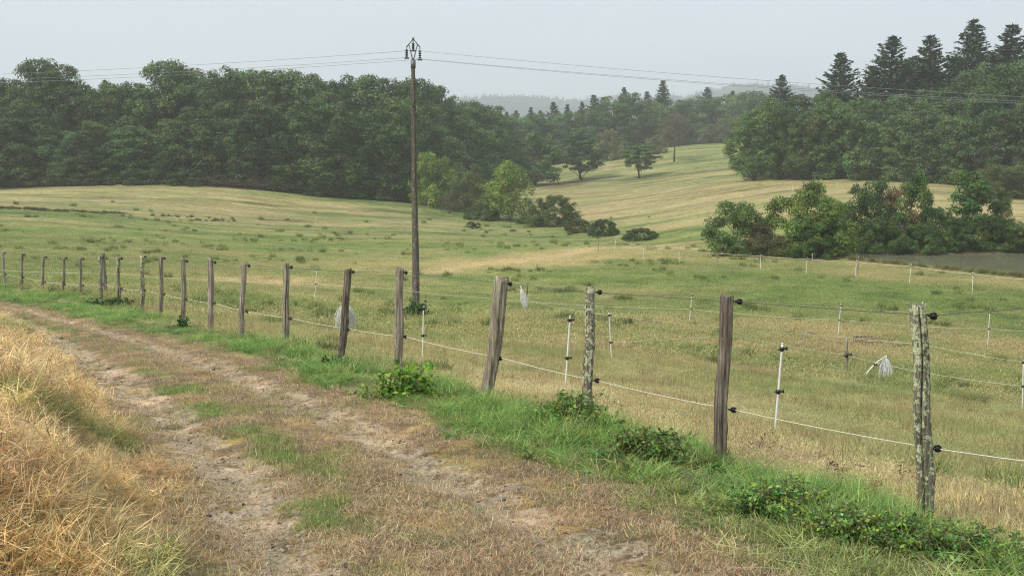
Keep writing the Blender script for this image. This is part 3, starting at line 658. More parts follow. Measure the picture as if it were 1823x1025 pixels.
def bush(px, yt, yb, w, k, label, tint=(1, 1, 1), group=None, name='bush'):
    pr = k; W = 7.8 if pr is BUSHW else 4.1 if pr is not BIRCH else 5.4
    stand(name, pr, px, yt, yb, label, 'bush' if name == 'bush' else 'tree', group, wpx=w, W=W, tint=tint)
bush(772, 270, 368, 84, BUSHR[0], 'yellow-green rounded bush right behind the utility pole', (1.45, 1.38, .85))
bush(838, 296, 380, 78, BUSHD[0], 'dense olive-grey bush between the yellow-green bush and the birch', (1.0, .88, .95))
bush(905, 292, 392, 82, BIRCH, 'slender birch with pale stems and yellow-green drooping leaves', (1.6, 1.5, .9), name='birch_tree')
bush(985, 350, 403, 100, BUSHW, 'low wide dark olive bush right of the birch', (.85, .8, .75))
bush(1075, 391, 420, 56, BUSHW, 'small dark bush at the stream end of the bush row', (.6, .65, .7))
bush(858, 362, 392, 64, BUSHW, 'low pale green shrub at the feet of the olive-grey bush', (.8, .85, .8))
bush(800, 345, 380, 40, TWIGB, 'scrubby brown shrub between the two left bushes of the stream row', (.7, .8, .7))
bush(1030, 390, 414, 50, BUSHW, 'low brownish scrub just right of the wide olive bush', (.9, .7, .8))
bush(945, 372, 398, 50, BUSHR[1], 'grey-green shrub tucked between birch and wide olive bush', (.7, .75, .8))
bush(1140, 406, 427, 66, BUSHW, 'low green scrub line end beside the stubble slope', (.6, .75, .7))
bush(842, 394, 405, 26, BUSHR[1], 'tiny lone tuft bush in the green hollow left of the birch', (.6, .7, .6))
bush(1082, 233, 286, 60, BUSHW, 'rounded pinkish-brown bush on the upper meadow', (1.6, 1.1, 1.5))
bush(1168, 241, 274, 40, BUSHD[0], 'smaller round brown bush beside the nearly bare tree', (1.3, 1.0, 1.2))
bush(1275, 220, 254, 60, BUSHD[0], 'brownish bush on the crest of the upper meadow', (1.2, .95, 1.2))
# left wood foot: bracken and shrubs
for i, (px, yt, w, k, tc) in enumerate([(20, 300, 60, 1, (.7, .65, .7)), (60, 296, 50, 0, (.8, .65, .6)), (115, 282, 70, 0, (.85, .85, .8)), (175, 305, 60, 1, (.8, .7, .7)), (240, 300, 60, 0, (.6, .7, .7)), (330, 306, 60, 1, (.7, .7, .7)), (385, 312, 70, 2, (1, 1, 1)), (440, 312, 70, 2, (.9, .9, .9)), (500, 318, 60, 2, (1, 1, 1)), (555, 322, 50, 1, (.8, .75, .8)), (610, 320, 60, 1, (.72, .85, .75)), (672, 322, 70, 1, (.72, .85, .75))]):
    x, y, h = at_top(px, yt, dl(px) - 4)
    pr = [BUSHR[0], BUSHD[1], TWIGB][k]; 
    place('shrub', pr, x, y, h, '%s shrub, %s from the left along the foot of the left wood' % (['green', 'dark olive', 'reddish-brown bracken'][k], ORD[i]), 'shrub', 'shrubs along the foot of the left wood', wide=(w * y / F) / (4.1 * h / 4), tint=tc, mats=MO)
# right dark bushes at field edge
bush(1768, 293, 352, 90, BUSHD[0], 'rounded dark green bush at the meadow edge, left of a matching pair', (.85, .75, .7))
bush(1824, 290, 353, 84, BUSHD[1], 'rounded dark green bush at the meadow edge by the right border', (.95, .85, .75))
# pond bushes
pond = [(1312, 356, 456, 108, BUSHR[0], 'dark rounded bush at the left end of the pond thicket', (1.0, 1.1, .95)),
        (1358, 400, 458, 90, TWIGB, 'low twiggy brown scrub in front of the left thicket gap', (.75, .8, .7)),
        (1425, 326, 458, 120, BUSHR[1], 'tall bright green bush left of the pond', (1.15, 1.15, .8)),
        (1478, 352, 457, 90, BUSHR[2], 'bright green bush adjoining the pond corner', (1.1, 1.1, .75)),
        (1448, 402, 461, 100, BUSHW, 'low dark shrub in front of the bright green bushes', (.6, .75, .7)),
        (1545, 318, 447, 90, BUSHR[0], 'greyish green tall bush behind the pond corner', (.65, .75, .85)),
        (1590, 336, 447, 80, TWIGB, 'reddish-brown dead bush in the middle of the pond thicket', (1.5, 1.3, 1.25)),
        (1617, 310, 446, 88, BUSHR[1], 'pointed green bush standing tallest behind the pond', (.8, .95, .8)),
        (1660, 372, 447, 96, BUSHW, 'low green bush right of the pointed pond bush', (.75, .85, .75)),
        (1570, 395, 449, 90, BUSHW, 'dark shrub overhanging the far pond bank near its left corner', (.72, .85, .75)),
        (1635, 400, 450, 90, BUSHW, 'dark shrub overhanging the middle of the far pond bank', (.72, .85, .75)),
        (1700, 388, 447, 90, BUSHR[1], 'dark shrub under the round-headed young tree by the pond', (.55, .7, .65)),
        (1760, 384, 446, 90, BUSHW, 'brownish green shrub on the far bank below the thin sapling', (.7, .7, .65)),
        (1812, 392, 447, 90, BUSHR[0], 'dark shrub on the far pond bank at the right border', (.72, .85, .75)),
        (1870, 385, 447, 90, BUSHR[1], 'shrub on the far pond bank beyond the right border', (.6, .7, .6)),
        (1778, 340, 440, 46, BUSHR[1], 'thin sapling behind the far pond bank near the right border', (.7, .8, .75))]
for a in pond: bush(*a)
YT = broadleaf(48, H=6, rw=.27, low=.22, nclump=70, nleaf=130, leaf=.11, cr=(.4, .8), flat=.7, trunk_r=.07, top_up=20); YT[0].materials.append(M_BARK); YT[1].materials.append(M_BUSH)
stand('young_tree', YT, 1726, 311, 440, 'round-headed young tree rising above the pond shrubs', wpx=72, W=3.3, tint=(.75, 1.0, .85))

# ------------------------------------------------------------------ scatter (stuff)
def scatter(name, label, cat, pts, rot, scl, idx, tint, variants, mat):
    me = bpy.data.meshes.new(name); me.vertices.add(len(pts)); me.vertices.foreach_set('co', np.asarray(pts, np.float32).ravel())
    a = me.attributes.new('rot', 'FLOAT_VECTOR', 'POINT'); a.data.foreach_set('vector', np.asarray(rot, np.float32).ravel())
    a = me.attributes.new('scl', 'FLOAT_VECTOR', 'POINT'); a.data.foreach_set('vector', np.asarray(scl, np.float32).ravel())
    a = me.attributes.new('idx', 'INT', 'POINT'); a.data.foreach_set('value', np.asarray(idx, np.int32))
    a = me.attributes.new('tint', 'FLOAT_VECTOR', 'POINT'); a.data.foreach_set('vector', np.asarray(tint, np.float32).ravel())
    o = link(name, me); c = bpy.data.collections.new(name + '_tufts')
    for i, v in enumerate(variants):
        q = bpy.data.objects.new('%s_tuft_%02d' % (name, i), v); c.objects.link(q)
        if not v.materials: v.materials.append(mat)
    g = bpy.data.node_groups.new(name + '_scatter', 'GeometryNodeTree')
    g.interface.new_socket('Geometry', in_out='INPUT', socket_type='NodeSocketGeometry'); g.interface.new_socket('Geometry', in_out='OUTPUT', socket_type='NodeSocketGeometry')
    gi = g.nodes.new('NodeGroupInput'); go = g.nodes.new('NodeGroupOutput'); ip = g.nodes.new('GeometryNodeInstanceOnPoints')
    ci = g.nodes.new('GeometryNodeCollectionInfo'); ci.inputs[0].default_value = c; ci.inputs[1].default_value = True; ci.inputs[2].default_value = True
    g.links.new(gi.outputs[0], ip.inputs['Points']); g.links.new(ci.outputs[0], ip.inputs['Instance']); ip.inputs['Pick Instance'].default_value = True
    for nm, ty, sk in (('rot', 'FLOAT_VECTOR', 'Rotation'), ('scl', 'FLOAT_VECTOR', 'Scale'), ('idx', 'INT', 'Instance Index')):
        na = g.nodes.new('GeometryNodeInputNamedAttribute'); na.data_type = ty; na.inputs[0].default_value = nm; g.links.new(na.outputs[0], ip.inputs[sk])
    g.links.new(ip.outputs[0], go.inputs[0])
    md = o.modifiers.new('scatter', 'NODES'); md.node_group = g
    return tag(o, label, cat, kind='stuff')
def tuft(seed, n, rad, ln, w, tilt, curl, seg=3, hue=.12, val=.25, dirb=None):
    """n blades rooted in a disc; ln,tilt: ranges"""
    R = np.random.default_rng(seed); a = R.uniform(0, 6.283, n); rr = rad * np.sqrt(R.random(n))
    base = np.stack([np.cos(a) * rr, np.sin(a) * rr, np.full(n, -.01)], -1)
    az = R.uniform(0, 6.283, n) if dirb is None else R.normal(dirb, .7, n)
    hd = np.stack([np.cos(az), np.sin(az), np.zeros(n)], -1); sd = np.stack([-np.sin(az), np.cos(az), np.zeros(n)], -1)
    sd = unit(sd + R.normal(size=(n, 3)) * .5 * [1, 1, 0])
    ll = R.uniform(*ln, n); th = R.uniform(*tilt, n); cu = R.uniform(.3, 1.0, n) * curl; ww = w * R.uniform(.6, 1.3, n)
    p = base.copy(); P_ = []; 
    for k in range(seg + 1):
        wk = ww * (1 - (k / seg) ** 1.6 * .9); P_.append(p - sd * wk[:, None] * .5); P_.append(p + sd * wk[:, None] * .5)
        st = ll / seg; p = p + (hd * np.sin(th)[:, None] + np.array([0, 0, 1.]) * np.cos(th)[:, None]) * st[:, None]; th = np.minimum(th + cu / seg, 2.3)
    V = np.stack(P_, 1); V[..., 2] = np.maximum(V[..., 2], -.02 + .01 * R.random((n, 1))); V = V.reshape(-1, 3); m = 2 * (seg + 1)
    b = np.arange(n)[:, None] * m; k = np.arange(seg)[None] * 2
    Fq = np.stack([b + k, b + k + 1, b + k + 3, b + k + 2], -1).reshape(-1, 4)
    c = np.array([1, 1, 1.]) * (1 + R.normal(size=(n, 1)) * val); c = c * np.stack([1 + R.normal(size=n) * hue, np.ones(n), 1 + R.normal(size=n) * hue], -1)
    return new_mesh('tuft', V, [Fq], np.repeat(np.clip(c, .2, 2.5), m, 0))
def sample_fan(n, d0, d1, half=.56, seed=0, power=1.0):
    """random ground points inside the seen wedge, with density falling with distance (power 1 = even per area)"""
    R = np.random.default_rng(seed); u = R.random(n); th = R.uniform(-half, half, n)
    if power == 1.0: r = np.sqrt(d0 ** 2 + (d1 ** 2 - d0 ** 2) * u)
    elif power == 0.5: r = d0 + (d1 - d0) * u
    else: r = d0 * (d1 / d0) ** u
    return r * np.sin(th), r * np.cos(th), R
def mk(X, Y, R, s0, s1, tiltamp=.15, zoff=0, nv=4, zs=None):
    n = len(X); Z = height(X, Y) + zoff; s = R.uniform(s0, s1, n)
    scl = np.stack([s, s, s if zs is None else s * zs], -1)
    rot = np.stack([R.normal(size=n) * tiltamp, R.normal(size=n) * tiltamp, R.uniform(0, 6.283, n)], -1)
    return np.stack([X, Y, Z], -1), rot, scl, R.integers(0, nv, n)

# field grass, short, from the fence out into the meadow
short = [tuft(60 + i, 240, .28, (.015, .055), .0045, (.1, 1.35), .9, seg=2) for i in range(4)]
shortf = [tuft(70 + i, 120, .5, (.03, .085), .012, (.2, 1.3), .8, seg=2) for i in range(4)]
def in_field(X, Y):
    sf = sdist(X, Y, FENCE); return sf > -.25
X, Y, R = sample_fan(26000, 4.0, 24, seed=1, power=1.0); k = in_field(X, Y); X = X[k]; Y = Y[k]
p, r_, s_, ix = mk(X, Y, R, .8, 1.3, nv=4); s_[:, 2] *= .45 + 1.5 * sstep(.4, .68, fbm(X * .9 + 3, Y * .7, 3))
cc = ground_color(X, Y); cc = cc * C(.97, 1.0, 1.04) * (1.72 + .6 * (R.random((len(X), 1)) - .5))
scatter('field_grass', 'short cropped green and straw-coloured meadow grass just beyond the fence', 'grass', p, r_, s_, ix, cc, short, M_GRASS)
X, Y, R = sample_fan(52000, 23, 120, seed=2, power=0.5); k = in_field(X, Y) & (pond_sd(X, Y) < -.3); X = X[k]; Y = Y[k]
p, r_, s_, ix = mk(X, Y, R, .9, 1.5, nv=4); s_[:, 2] *= np.interp(Y, [20, 60, 120], [.9, .7, .25])
cc = ground_color(X, Y); cc = cc * (1.5 + .35 * (R.random((len(X), 1)) - .5))
scatter('meadow_grass', 'cropped meadow grass in the middle distance around the utility pole', 'grass', p, r_, s_, ix, cc, shortf, M_GRASS)
# darker tussocks
tus = [tuft(80 + i, 160, .16, (.12, .28), .012, (.1, 1.0), .9, seg=3) for i in range(3)]
X, Y, R = sample_fan(9000, 9, 150, seed=3, power=0.5); k = in_field(X, Y) & (pond_sd(X, Y) < -.5)
dr = dryness(X, Y); k &= (fbm(X / 3 + 2, Y / 2, 3) > .58) & (dr < .55) & (R.random(len(X)) < np.interp(Y, [10, 60, 150], [1, .5, .10])); X = X[k]; Y = Y[k]
p, r_, s_, ix = mk(X, Y, R, .5, 1.2, nv=3); s_ *= (1 + np.hypot(X, Y) / 120)[:, None]
cc = np.tile(C(.20, .26, .085), (len(X), 1)) * R.uniform(.7, 1.4, (len(X), 1)) * C(1.1, 1, 1)
scatter('rush_tussocks', 'dark green rush and grass tussocks dotted over the meadow', 'grass', p, r_, s_, ix, cc, tus, M_GRASS)
# bank of long dry grass
dry = [tuft(90 + i, 190, .16, (.035, .145), .0032, (.55, 1.7), 1.1, seg=4, hue=.08, val=.38) for i in range(5)] + [tuft(95 + i, 80, .08, (.07, .19), .0034, (.1, 1.1), 1.4, seg=4, hue=.08, val=.3) for i in range(2)]
X, Y, R = sample_fan(64000, 3.0, 34, seed=4, power=0.5, half=.62); sl = -sdist(X, Y, TOE)
k = (sl + .35 * (fbm(X * 2, Y * 2, 3) - .5) > .0) & (sl < 14) & (X < -.9); X = X[k]; Y = Y[k]; sl = sl[k]
p, r_, s_, ix = mk(X, Y, R, .7, 1.25, .5, nv=5); ix = np.where((R.random(len(X)) < .06), 5 + (ix % 2), ix); s_ *= (.45 + 1.1 * sstep(.36, .64, fbm(X * 1.7, Y * 1.7 + 60, 2)))[:, None]; hs = .55 + .45 * sstep(0, .8, sl); s_[:, 2] *= hs * R.uniform(.6, 1.1, len(X))
cl = fbm(X * .9 + 5, Y * .9, 3); cc = lerp(C(.86, .67, .35), C(.62, .44, .24), sstep(.48, .66, fbm(X * 2.3, Y * 2.3 + 8, 3)))
cc = lerp(cc, C(.38, .42, .15), sstep(.67, .72, cl) * .8); cc = cc * R.uniform(.8, 1.25, (len(X), 1))
scatter('dry_bank_grass', 'long straw-yellow dry grass lying over the bank left of the track', 'grass', p, r_, s_, ix, cc, dry, M_GRASS)
# track grass
trk = [tuft(100 + i, 130, .13, (.02, .065), .0035, (.3, 1.5), .6, seg=2, val=.35) for i in range(4)]
X, Y, R = sample_fan(40000, 3.2, 34, seed=5, power=0.5, half=.58); sl, sr, sf, t, inn, bank, verge, lr, rr = zones(X, Y)
nn = fbm(X * 2.6, Y * 2.6, 3); k = (sl < .2) & (sr < .45) & (R.random(len(X)) < 1.0 - .74 * sstep(.1, .7, np.maximum(lr, rr))) & (nn > .33)
gm = .9 * sstep(.54, .64, fbm(X * 1.6 + 3, Y * 1.6, 3)) * np.exp(-((t - .36) / .10) ** 2) + .45 * sstep(.60, .66, fbm(X * 3 + 33, Y * 3, 3)) + .7 * sstep(0, .3, sr)
gm = np.clip(gm, 0, 1)[k]; X = X[k]; Y = Y[k]
p, r_, s_, ix = mk(X, Y, R, .7, 1.3, .2, nv=4); s_[:, 2] *= .8 + gm * .7
cc = lerp(C(.42, .30, .19), C(.58, .46, .28), R.random(len(X))); cc = lerp(cc, C(.24, .34, .085), gm) * R.uniform(.75, 1.25, (len(X), 1))
scatter('track_grass', 'trampled brown and green grass on the farm track', 'grass', p, r_, s_, ix, cc, trk, M_GRASS)
# verge
vg = [tuft(110 + i, 75, .12, (.12, .34), .0065, (.1, .9), 1.5, seg=4, hue=.14, val=.25) for i in range(5)]
X, Y, R = sample_fan(34000, 3.4, 42, seed=6, power=0.5, half=.6); sl, sr, sf, t, inn, bank, verge, lr, rr = zones(X, Y)
n1 = fbm(X * 1.4 + 20, Y * 1.4, 3); k = (verge > .35) & (R.random(len(X)) < .35 + .9 * sstep(.38, .5, n1)); X = X[k]; Y = Y[k]; n1 = n1[k]; vv = verge[k]; srk = sr[k]
p, r_, s_, ix = mk(X, Y, R, .6, 1.15, .15, nv=5); s_[:, 2] *= (.35 + .75 * sstep(.40, .62, n1)) * (.45 + .55 * sstep(.1, .55, srk)) * np.interp(Y, [0, 12, 30], [1, .8, .55])
cc = lerp(C(.29, .42, .10), C(.18, .32, .085), R.random(len(X))); cc = lerp(cc, C(.50, .47, .2), np.clip((R.random(len(X)) < .09) * 1.0 + sstep(.42, .34, n1) * .5, 0, 1))
cc = cc * R.uniform(.75, 1.25, (len(X), 1))
scatter('verge_grass', 'lush green grass growing along the foot of the wooden posts', 'grass', p, r_, s_, ix, np.clip(cc, 0, 1), vg, M_GRASS)
# dry stalks mixed into the near field
stk = [tuft(120 + i, 26, .15, (.12, .34), .0035, (0, .5), .5, seg=3, val=.3) for i in range(3)]
X, Y, R = sample_fan(7000, 4.5, 26, seed=8, power=1.0); k = in_field(X, Y) & (fbm(X * .8, Y * .8 + 50, 3) > .50); X = X[k]; Y = Y[k]
p, r_, s_, ix = mk(X, Y, R, .5, 1.0, .2, nv=3); cc = lerp(C(.42, .34, .17), C(.16, .09, .06), (R.random(len(X)) < .15) * 1.0)
scatter('dry_stalks', 'thin dry seed stalks standing in the near meadow', 'grass', p, r_, s_, ix, cc, stk, M_GRASS)
# stones in the ruts
def stone(seed):
    R = np.random.default_rng(seed); g = Geo(); n = 8; m = 5; V = []
    for i in range(m):
        f = (i + .5) / m * math.pi
        for j in range(n): V.append([math.sin(f) * math.cos(j * 6.283 / n), math.sin(f) * math.sin(j * 6.283 / n) * .75, math.cos(f) * .5])
    V = np.array(V) * R.uniform(.8, 1.15, (n * m, 1)); i = np.arange(m - 1)[:, None] * n; j = np.arange(n)[None]; k = (j + 1) % n
    V = np.vstack([V, [[0, 0, .48], [0, 0, -.48]]]); jj = np.arange(n); kk = (jj + 1) % n
    return new_mesh('stone', V, [np.stack([i + j, i + n + j, i + n + k, i + k], -1).reshape(-1, 4), np.vstack([np.stack([np.full(n, n * m), jj, kk], -1), np.stack([np.full(n, n * m + 1), (m - 1) * n + kk, (m - 1) * n + jj], -1)])], np.ones((n * m + 2, 3)))
X, Y, R = sample_fan(60000, 3.3, 30, seed=9, power=0.5, half=.58); sl, sr, sf, t, inn, bank, verge, lr, rr = zones(X, Y)
k = (np.maximum(lr, rr) > .3) & (R.random(len(X)) < .55); X = X[k]; Y = Y[k]
p, r_, s_, ix = mk(X, Y, R, .004, .02, .3, nv=3); big = R.random(len(X)) < .02; s_[big] *= 2.2
cc = lerp(C(.46, .39, .29), C(.13, .10, .075), (R.random(len(X)) < .25) * 1.0)
scatter('rut_stones', 'small stones and clods lying in the bare wheel ruts', 'stones', p, r_, s_, ix, cc, [stone(i) for i in range(3)], M_GRASS)
# reeds at the pond
reed = [tuft(130 + i, 120, .45, (.35, .85), .02, (.05, .8), 1.4, seg=4) for i in range(3)]
R = np.random.default_rng(12); pts = []
for q in range(170):
    px = R.uniform(1500, 1960); x, y = on_plane(px, 450.5 + R.normal() * .6, WATER_Z); pts.append((x, y + .6))
for q in range(90):
    px = R.uniform(1470, 1900); py = np.interp(px, [1480, 1560, 1640, 1720, 1823, 1900], [457, 466, 474, 482, 492, 497]); x, y = on_plane(px, py + 1.5, WATER_Z); pts.append((x, y - .3))
pts = np.array(pts); X, Y = pts.T; p, r_, s_, ix = mk(X, Y, R, .5, 1.1, .1, nv=3); s_[:170] *= 1.35; s_[170:] *= .6; p[:, 2] = np.maximum(p[:, 2], WATER_Z)
cc = lerp(C(.17, .18, .06), C(.27, .25, .10), R.random(len(X))) * R.uniform(.7, 1.2, (len(X), 1))
scatter('pond_sedge', 'yellow-green sedge and reeds fringing the pond', 'reeds', p, r_, s_, ix, cc, reed, M_GRASS)
# far woods on the hazy ridges
lowc = [conifer(s, H=22, rw=.16, gap=.05, leafs=.8, step=1.3, dens=.5) for s in (51, 52)]; lowb = [broadleaf(s, H=15, rw=.45, low=0, nclump=40, nleaf=60, leaf=.8, cr=(1.4, 2.6)) for s in (53, 54)]
R = np.random.default_rng(14); Xs = []; Ys = []; ts = []
for (r0, r1, n, pc) in ((880, 1120, 1500, .6), (1120, 1500, 2600, .5), (2050, 2600, 5200, .3), (2600, 2900, 2000, .3)):
    th = R.uniform(-.30, .42, n); r = R.uniform(r0, r1, n); Xs.append(r * np.sin(th)); Ys.append(r * np.cos(th)); ts.append(R.random(n) < pc)
X = np.concatenate(Xs); Y = np.concatenate(Ys); tc = np.concatenate(ts)
p, r_, s_, ix = mk(X, Y, R, .75, 1.15, 0, nv=2); r_[:, :2] = 0
ix = np.where(tc, ix, ix + 2)
scatter('distant_woods', 'pale blue misty woods on the far ridges beyond the valley', 'woodland', p, r_, s_, ix, np.tile(C(.035, .055, .03), (len(X), 1)) * R.uniform(.8, 1.3, (len(X), 1)), [lowc[0][1], lowc[1][1], lowb[0][1], lowb[1][1]], M_GRASS)

# ------------------------------------------------------------------ wooden fence posts
W_GREY = post_wood('weathered_grey_wood', (.10, .08, .06), (.31, .27, .205), (.54, .485, .39), .25)
W_BROWN = post_wood('weathered_brown_wood', (.045, .036, .028), (.165, .135, .108), (.33, .285, .23), .08)
W_LICH = post_wood('lichen_covered_wood', (.06, .05, .035), (.20, .175, .13), (.38, .34, .27), 1.0)
W_PALE = post_wood('pale_bleached_wood', (.12, .095, .07), (.36, .315, .25), (.58, .53, .45), .45, .2)
M_BLACK = plain('black_plastic', (.012, .012, .013), .35, .5, .2)
M_WHITE = plain('white_plastic', (.74, .74, .70), .45, .4, .12, 30)
M_ROPE = plain('white_rope', (.66, .63, .50), .8, .2, .15, 60)
M_WIRE = plain('grey_wire', (.10, .105, .08), .5, .5, .2, 60)
M_STEEL = plain('galvanised_steel', (.16, .165, .17), .5, .5, .25, 20, .3)

def post_mesh(seed, h, w, bend=0.0, crack=False, top='rough', flare=0.0, knots=0, lean=(0, 0)):
    """tall weathered post with grooves, checks and a broken top; lean is the top offset"""
    R = np.random.default_rng(seed); n = 56; m = 50; a = np.linspace(0, 2 * math.pi, n, endpoint=False)
    grooves = sum(R.uniform(.02, .07) * np.cos(k * a + R.uniform(0, 6.28)) for k in (2, 3, 4, 5, 7, 9))
    z = np.linspace(0, 1, m); V = np.zeros((m, n, 3))
    topn = R.uniform(-1, 1, n); topn = sum(np.roll(topn, q_) for q_ in range(7)) / 4
    for i, t in enumerate(z):
        r = w / 2 * (1.06 - .10 * t + flare * t) * (1 + grooves + .035 * np.sin(t * 9 + a * 2 + seed) + .010 * R.normal(size=n))
        for kq in range(knots):
            kz = (kq + .7) / (knots + .6); r = r * (1 + .20 * np.exp(-((t - kz) / .03) ** 2) * np.clip(np.cos(a - seed - kq * 2), 0, 1))
        if crack:
            r = r * (1 - .80 * np.exp(-((np.angle(np.exp(1j * (a - crack + .25 * math.sin(t * 5))))) / .11) ** 2))
        off = np.array([lean[0] * t + bend * math.sin(t * math.pi) + .006 * math.sin(t * 11 + seed), lean[1] * t])
        V[i, :, 0] = np.cos(a) * r + off[0]; V[i, :, 1] = np.sin(a) * r + off[1]; V[i, :, 2] = t * h
    V[-1, :, 2] += topn * w * .35; V[-2, :, 2] += topn * w * .15
    V = V.reshape(-1, 3); i = np.arange(m - 1)[:, None] * n; j = np.arange(n)[None]; k = (j + 1) % n
    Fq = np.stack([i + j, i + k, i + n + k, i + n + j], -1).reshape(-1, 4)
    V = np.vstack([V, [[lean[0], lean[1], h - w * .18], [0, 0, 0]]]); jj = np.arange(n); kk = (jj + 1) % n; b = (m - 1) * n
    ft = np.vstack([np.stack([np.full(n, m * n), b + jj, b + kk], -1), np.stack([np.full(n, m * n + 1), kk, jj], -1)])
    return new_mesh('post_body', V, [Fq, ft], None, False)
def insulator_mesh():
    g = Geo()
    tube(g, [(0, 0, 0), (.022, 0, 0)], .006, 8)                                  # screw shank
    tube(g, [(.016, 0, 0), (.030, 0, 0)], [.011, .011], 10)                      # collar
    a = np.linspace(.35, 2 * math.pi - .35 + .25, 18); ring = np.stack([.052 - .022 * np.cos(a), np.zeros(18), .022 * np.sin(a)], -1)
    tube(g, ring, .0085, 8)
    tube(g, [(.052, -.014, 0), (.052, .014, 0)], [.015, .015], 10)
    return g.mesh('insulator', True)
INS = insulator_mesh(); INS.materials.append(M_BLACK)
PB = [ # width m, material, seed opts, label, insulator pixel heights (top, low)
 (.100, W_LICH, dict(crack=-1.9, bend=.012, knots=2), 'thick lichen-crusted post with a long dark crack, nearest at right', (560, 797)),
 (.100, W_BROWN, dict(bend=-.004, flare=.10, knots=2), 'dark brown split post with flat sawn top, between the two lichen-crusted posts', (536, 728)),
 (.088, W_LICH, dict(knots=3), 'slender lichen-crusted post with rounded tip in the middle of the fence', (520, 677)),
 (.135, W_GREY, dict(flare=.22, bend=.02), 'broad grey post leaning right, widest of the fence', (505, 636)),
 (.105, W_PALE, dict(bend=0, knots=1), 'pale straight post with a leafy plant at its foot', (484, 599)),
 (.10, W_BROWN, dict(bend=.012, knots=3), 'crooked forked-looking brown post with white strands behind it', (483, 585)),
 (.10, W_GREY, dict(crack=-1.2, bend=0), 'grey post with dark split, seventh from the right', (476, 566)),
 (.09, W_PALE, dict(bend=-.01, knots=2), 'pale slightly bent post, eighth from the right', (472, 554)),
 (.095, W_PALE, dict(bend=.01), 'pale post with small nub on top, ninth from the right', (466, 540)),
 (.09, W_GREY, dict(bend=.015, knots=1), 'knobbly grey post, tenth from the right', (464, 532)),
 (.085, W_GREY, dict(bend=.0), 'thin plain post, eleventh from the right', (460, 524)),
 (.10, W_LICH, dict(bend=.01), 'lichen-speckled post, twelfth from the right', (457, 516)),
 (.10, W_LICH, dict(bend=.0, crack=-1.0), 'forked lichen-speckled post, thirteenth from the right', (460, 514)),
 (.09, W_LICH, dict(bend=0), 'lichen-speckled post standing just left of a grey post touching it', (458, 505)),
 (.09, W_BROWN, dict(bend=.0), 'dark grey-brown post, fourth of the six at the left end', (461, 508)),
 (.075, W_GREY, dict(bend=.02), 'thin bent post, fifth from the left end', (459, 505)),
 (.085, W_GREY, dict(bend=-.02), 'slightly bowed post, third wooden post from the left edge', (457, 502)),
 (.09, W_GREY, dict(bend=.01), 'dull grey post, second wooden post from the left edge', (453, 493)),
 (.085, W_PALE, dict(bend=0), 'pale post at the very left edge of the photo', (450, 488))]
PB[14] = (.09, W_GREY, dict(bend=.0), 'dark straight post, fifth wooden post from the left edge', (461, 508))
PB[15] = (.075, W_GREY, dict(bend=.02), 'thin bent post, fourth wooden post from the left edge', (459, 505))
top_pts, low_pts = [], []
GR = 'wooden posts of the fence along the track'
for i, ((xt, yt, xb, yb, d), (w, mat, kw, lab, (y1, y2))) in enumerate(zip(FP, PB)):
    b = P(xb, yb, d); gz = ground_z(b[0], d) - .05; bz = min(b[2], gz + .05) - .06
    tp = P(xt, yt, d); h = tp[2] - bz; k = h / max(tp[2] - b[2], .1); lean = ((tp[0] - b[0]), 0)
    e = empty('fence_post', (b[0], d, bz)); body = link('post_body', post_mesh(200 + i, h, w, lean=lean, **kw), mat, e)
    v = random.uniform(.88, 1.1); body.color = (v, v, v, 1)
    tag(e, lab, 'fence post', GR)
    for yy, lst in ((y1, top_pts), (y2, low_pts)):
        zz = P(xb, yy, d)[2] - bz; t = zz / h; ox = lean[0] * t + w * .46
        s = link('insulator', INS, None, e, (ox, -.01, zz)); s.scale = (.82,) * 3 if i < 6 else (1.0,) * 3 if i < 12 else (1.3,) * 3; s.rotation_euler = (0, random.uniform(-.1, .2), -.35)
        lst.append(np.array([b[0] + ox + .05, d - .03, bz + zz]))
# the grey post touching the lichen-speckled one
g_ = ground_at(187, 524); h_ = P(184, 450, g_[1])[2] - g_[2] + .05
e = empty('fence_post', (g_[0], g_[1], g_[2] - .05)); link('post_body', post_mesh(230, h_, .13, lean=(-.03, 0)), W_GREY, e); tag(e, 'thicker grey post touching the lichen-speckled post on its right', 'fence post', GR)
# one more post just outside the right border, carrying the wires on
d = 4.7; b = P(2190, 1010, d); tp = P(2200, 490, d); bz = ground_z(b[0], d) - .1; e = empty('fence_post', (b[0], d, bz)); link('post_body', post_mesh(231, tp[2] - bz, .11), W_GREY, e); tag(e, 'grey post just beyond the right border of the photo', 'fence post', GR)
rt_ = P(2190, 514, d); rl_ = P(2190, 862, d)

def wire(name, pts, rad, mat, label, cat, sag=.03, n=8, seg=5, group=None):
    g = Geo(); allp = []
    for a, b in zip(pts[:-1], pts[1:]):
        t = np.linspace(0, 1, seg)[:-1, None]; L_ = np.linalg.norm(b - a)
        allp.append(a + (b - a) * t - np.array([0, 0, 1.]) * (4 * sag * t * (1 - t)) * min(L_ / 3, 3))
    allp.append(np.array(pts[-1])[None]); pp = np.vstack(allp); rad = rad if np.isscalar(rad) else np.interp(pp[:, 1], *rad)
    tube(g, pp, rad, n); return tag(link(name, g.mesh(name, True), mat), label, cat, group)
left_t = P(-160, 446, 42); left_l = P(-160, 478, 42)
RD = ([0, 6, 12, 40], [.0028, .0028, .003, .0045])
wire('fence_wire', [rt_] + top_pts + [left_t], RD, M_WIRE, 'thin grey-green wire strung along the tops of the wooden posts', 'wire', .01)
wire('fence_rope', [rl_] + low_pts + [left_l], ([0, 6, 12, 40], [.0032, .0032, .0038, .005]), M_ROPE, 'white electric rope running through the lower insulators of the wooden posts', 'rope', .02)

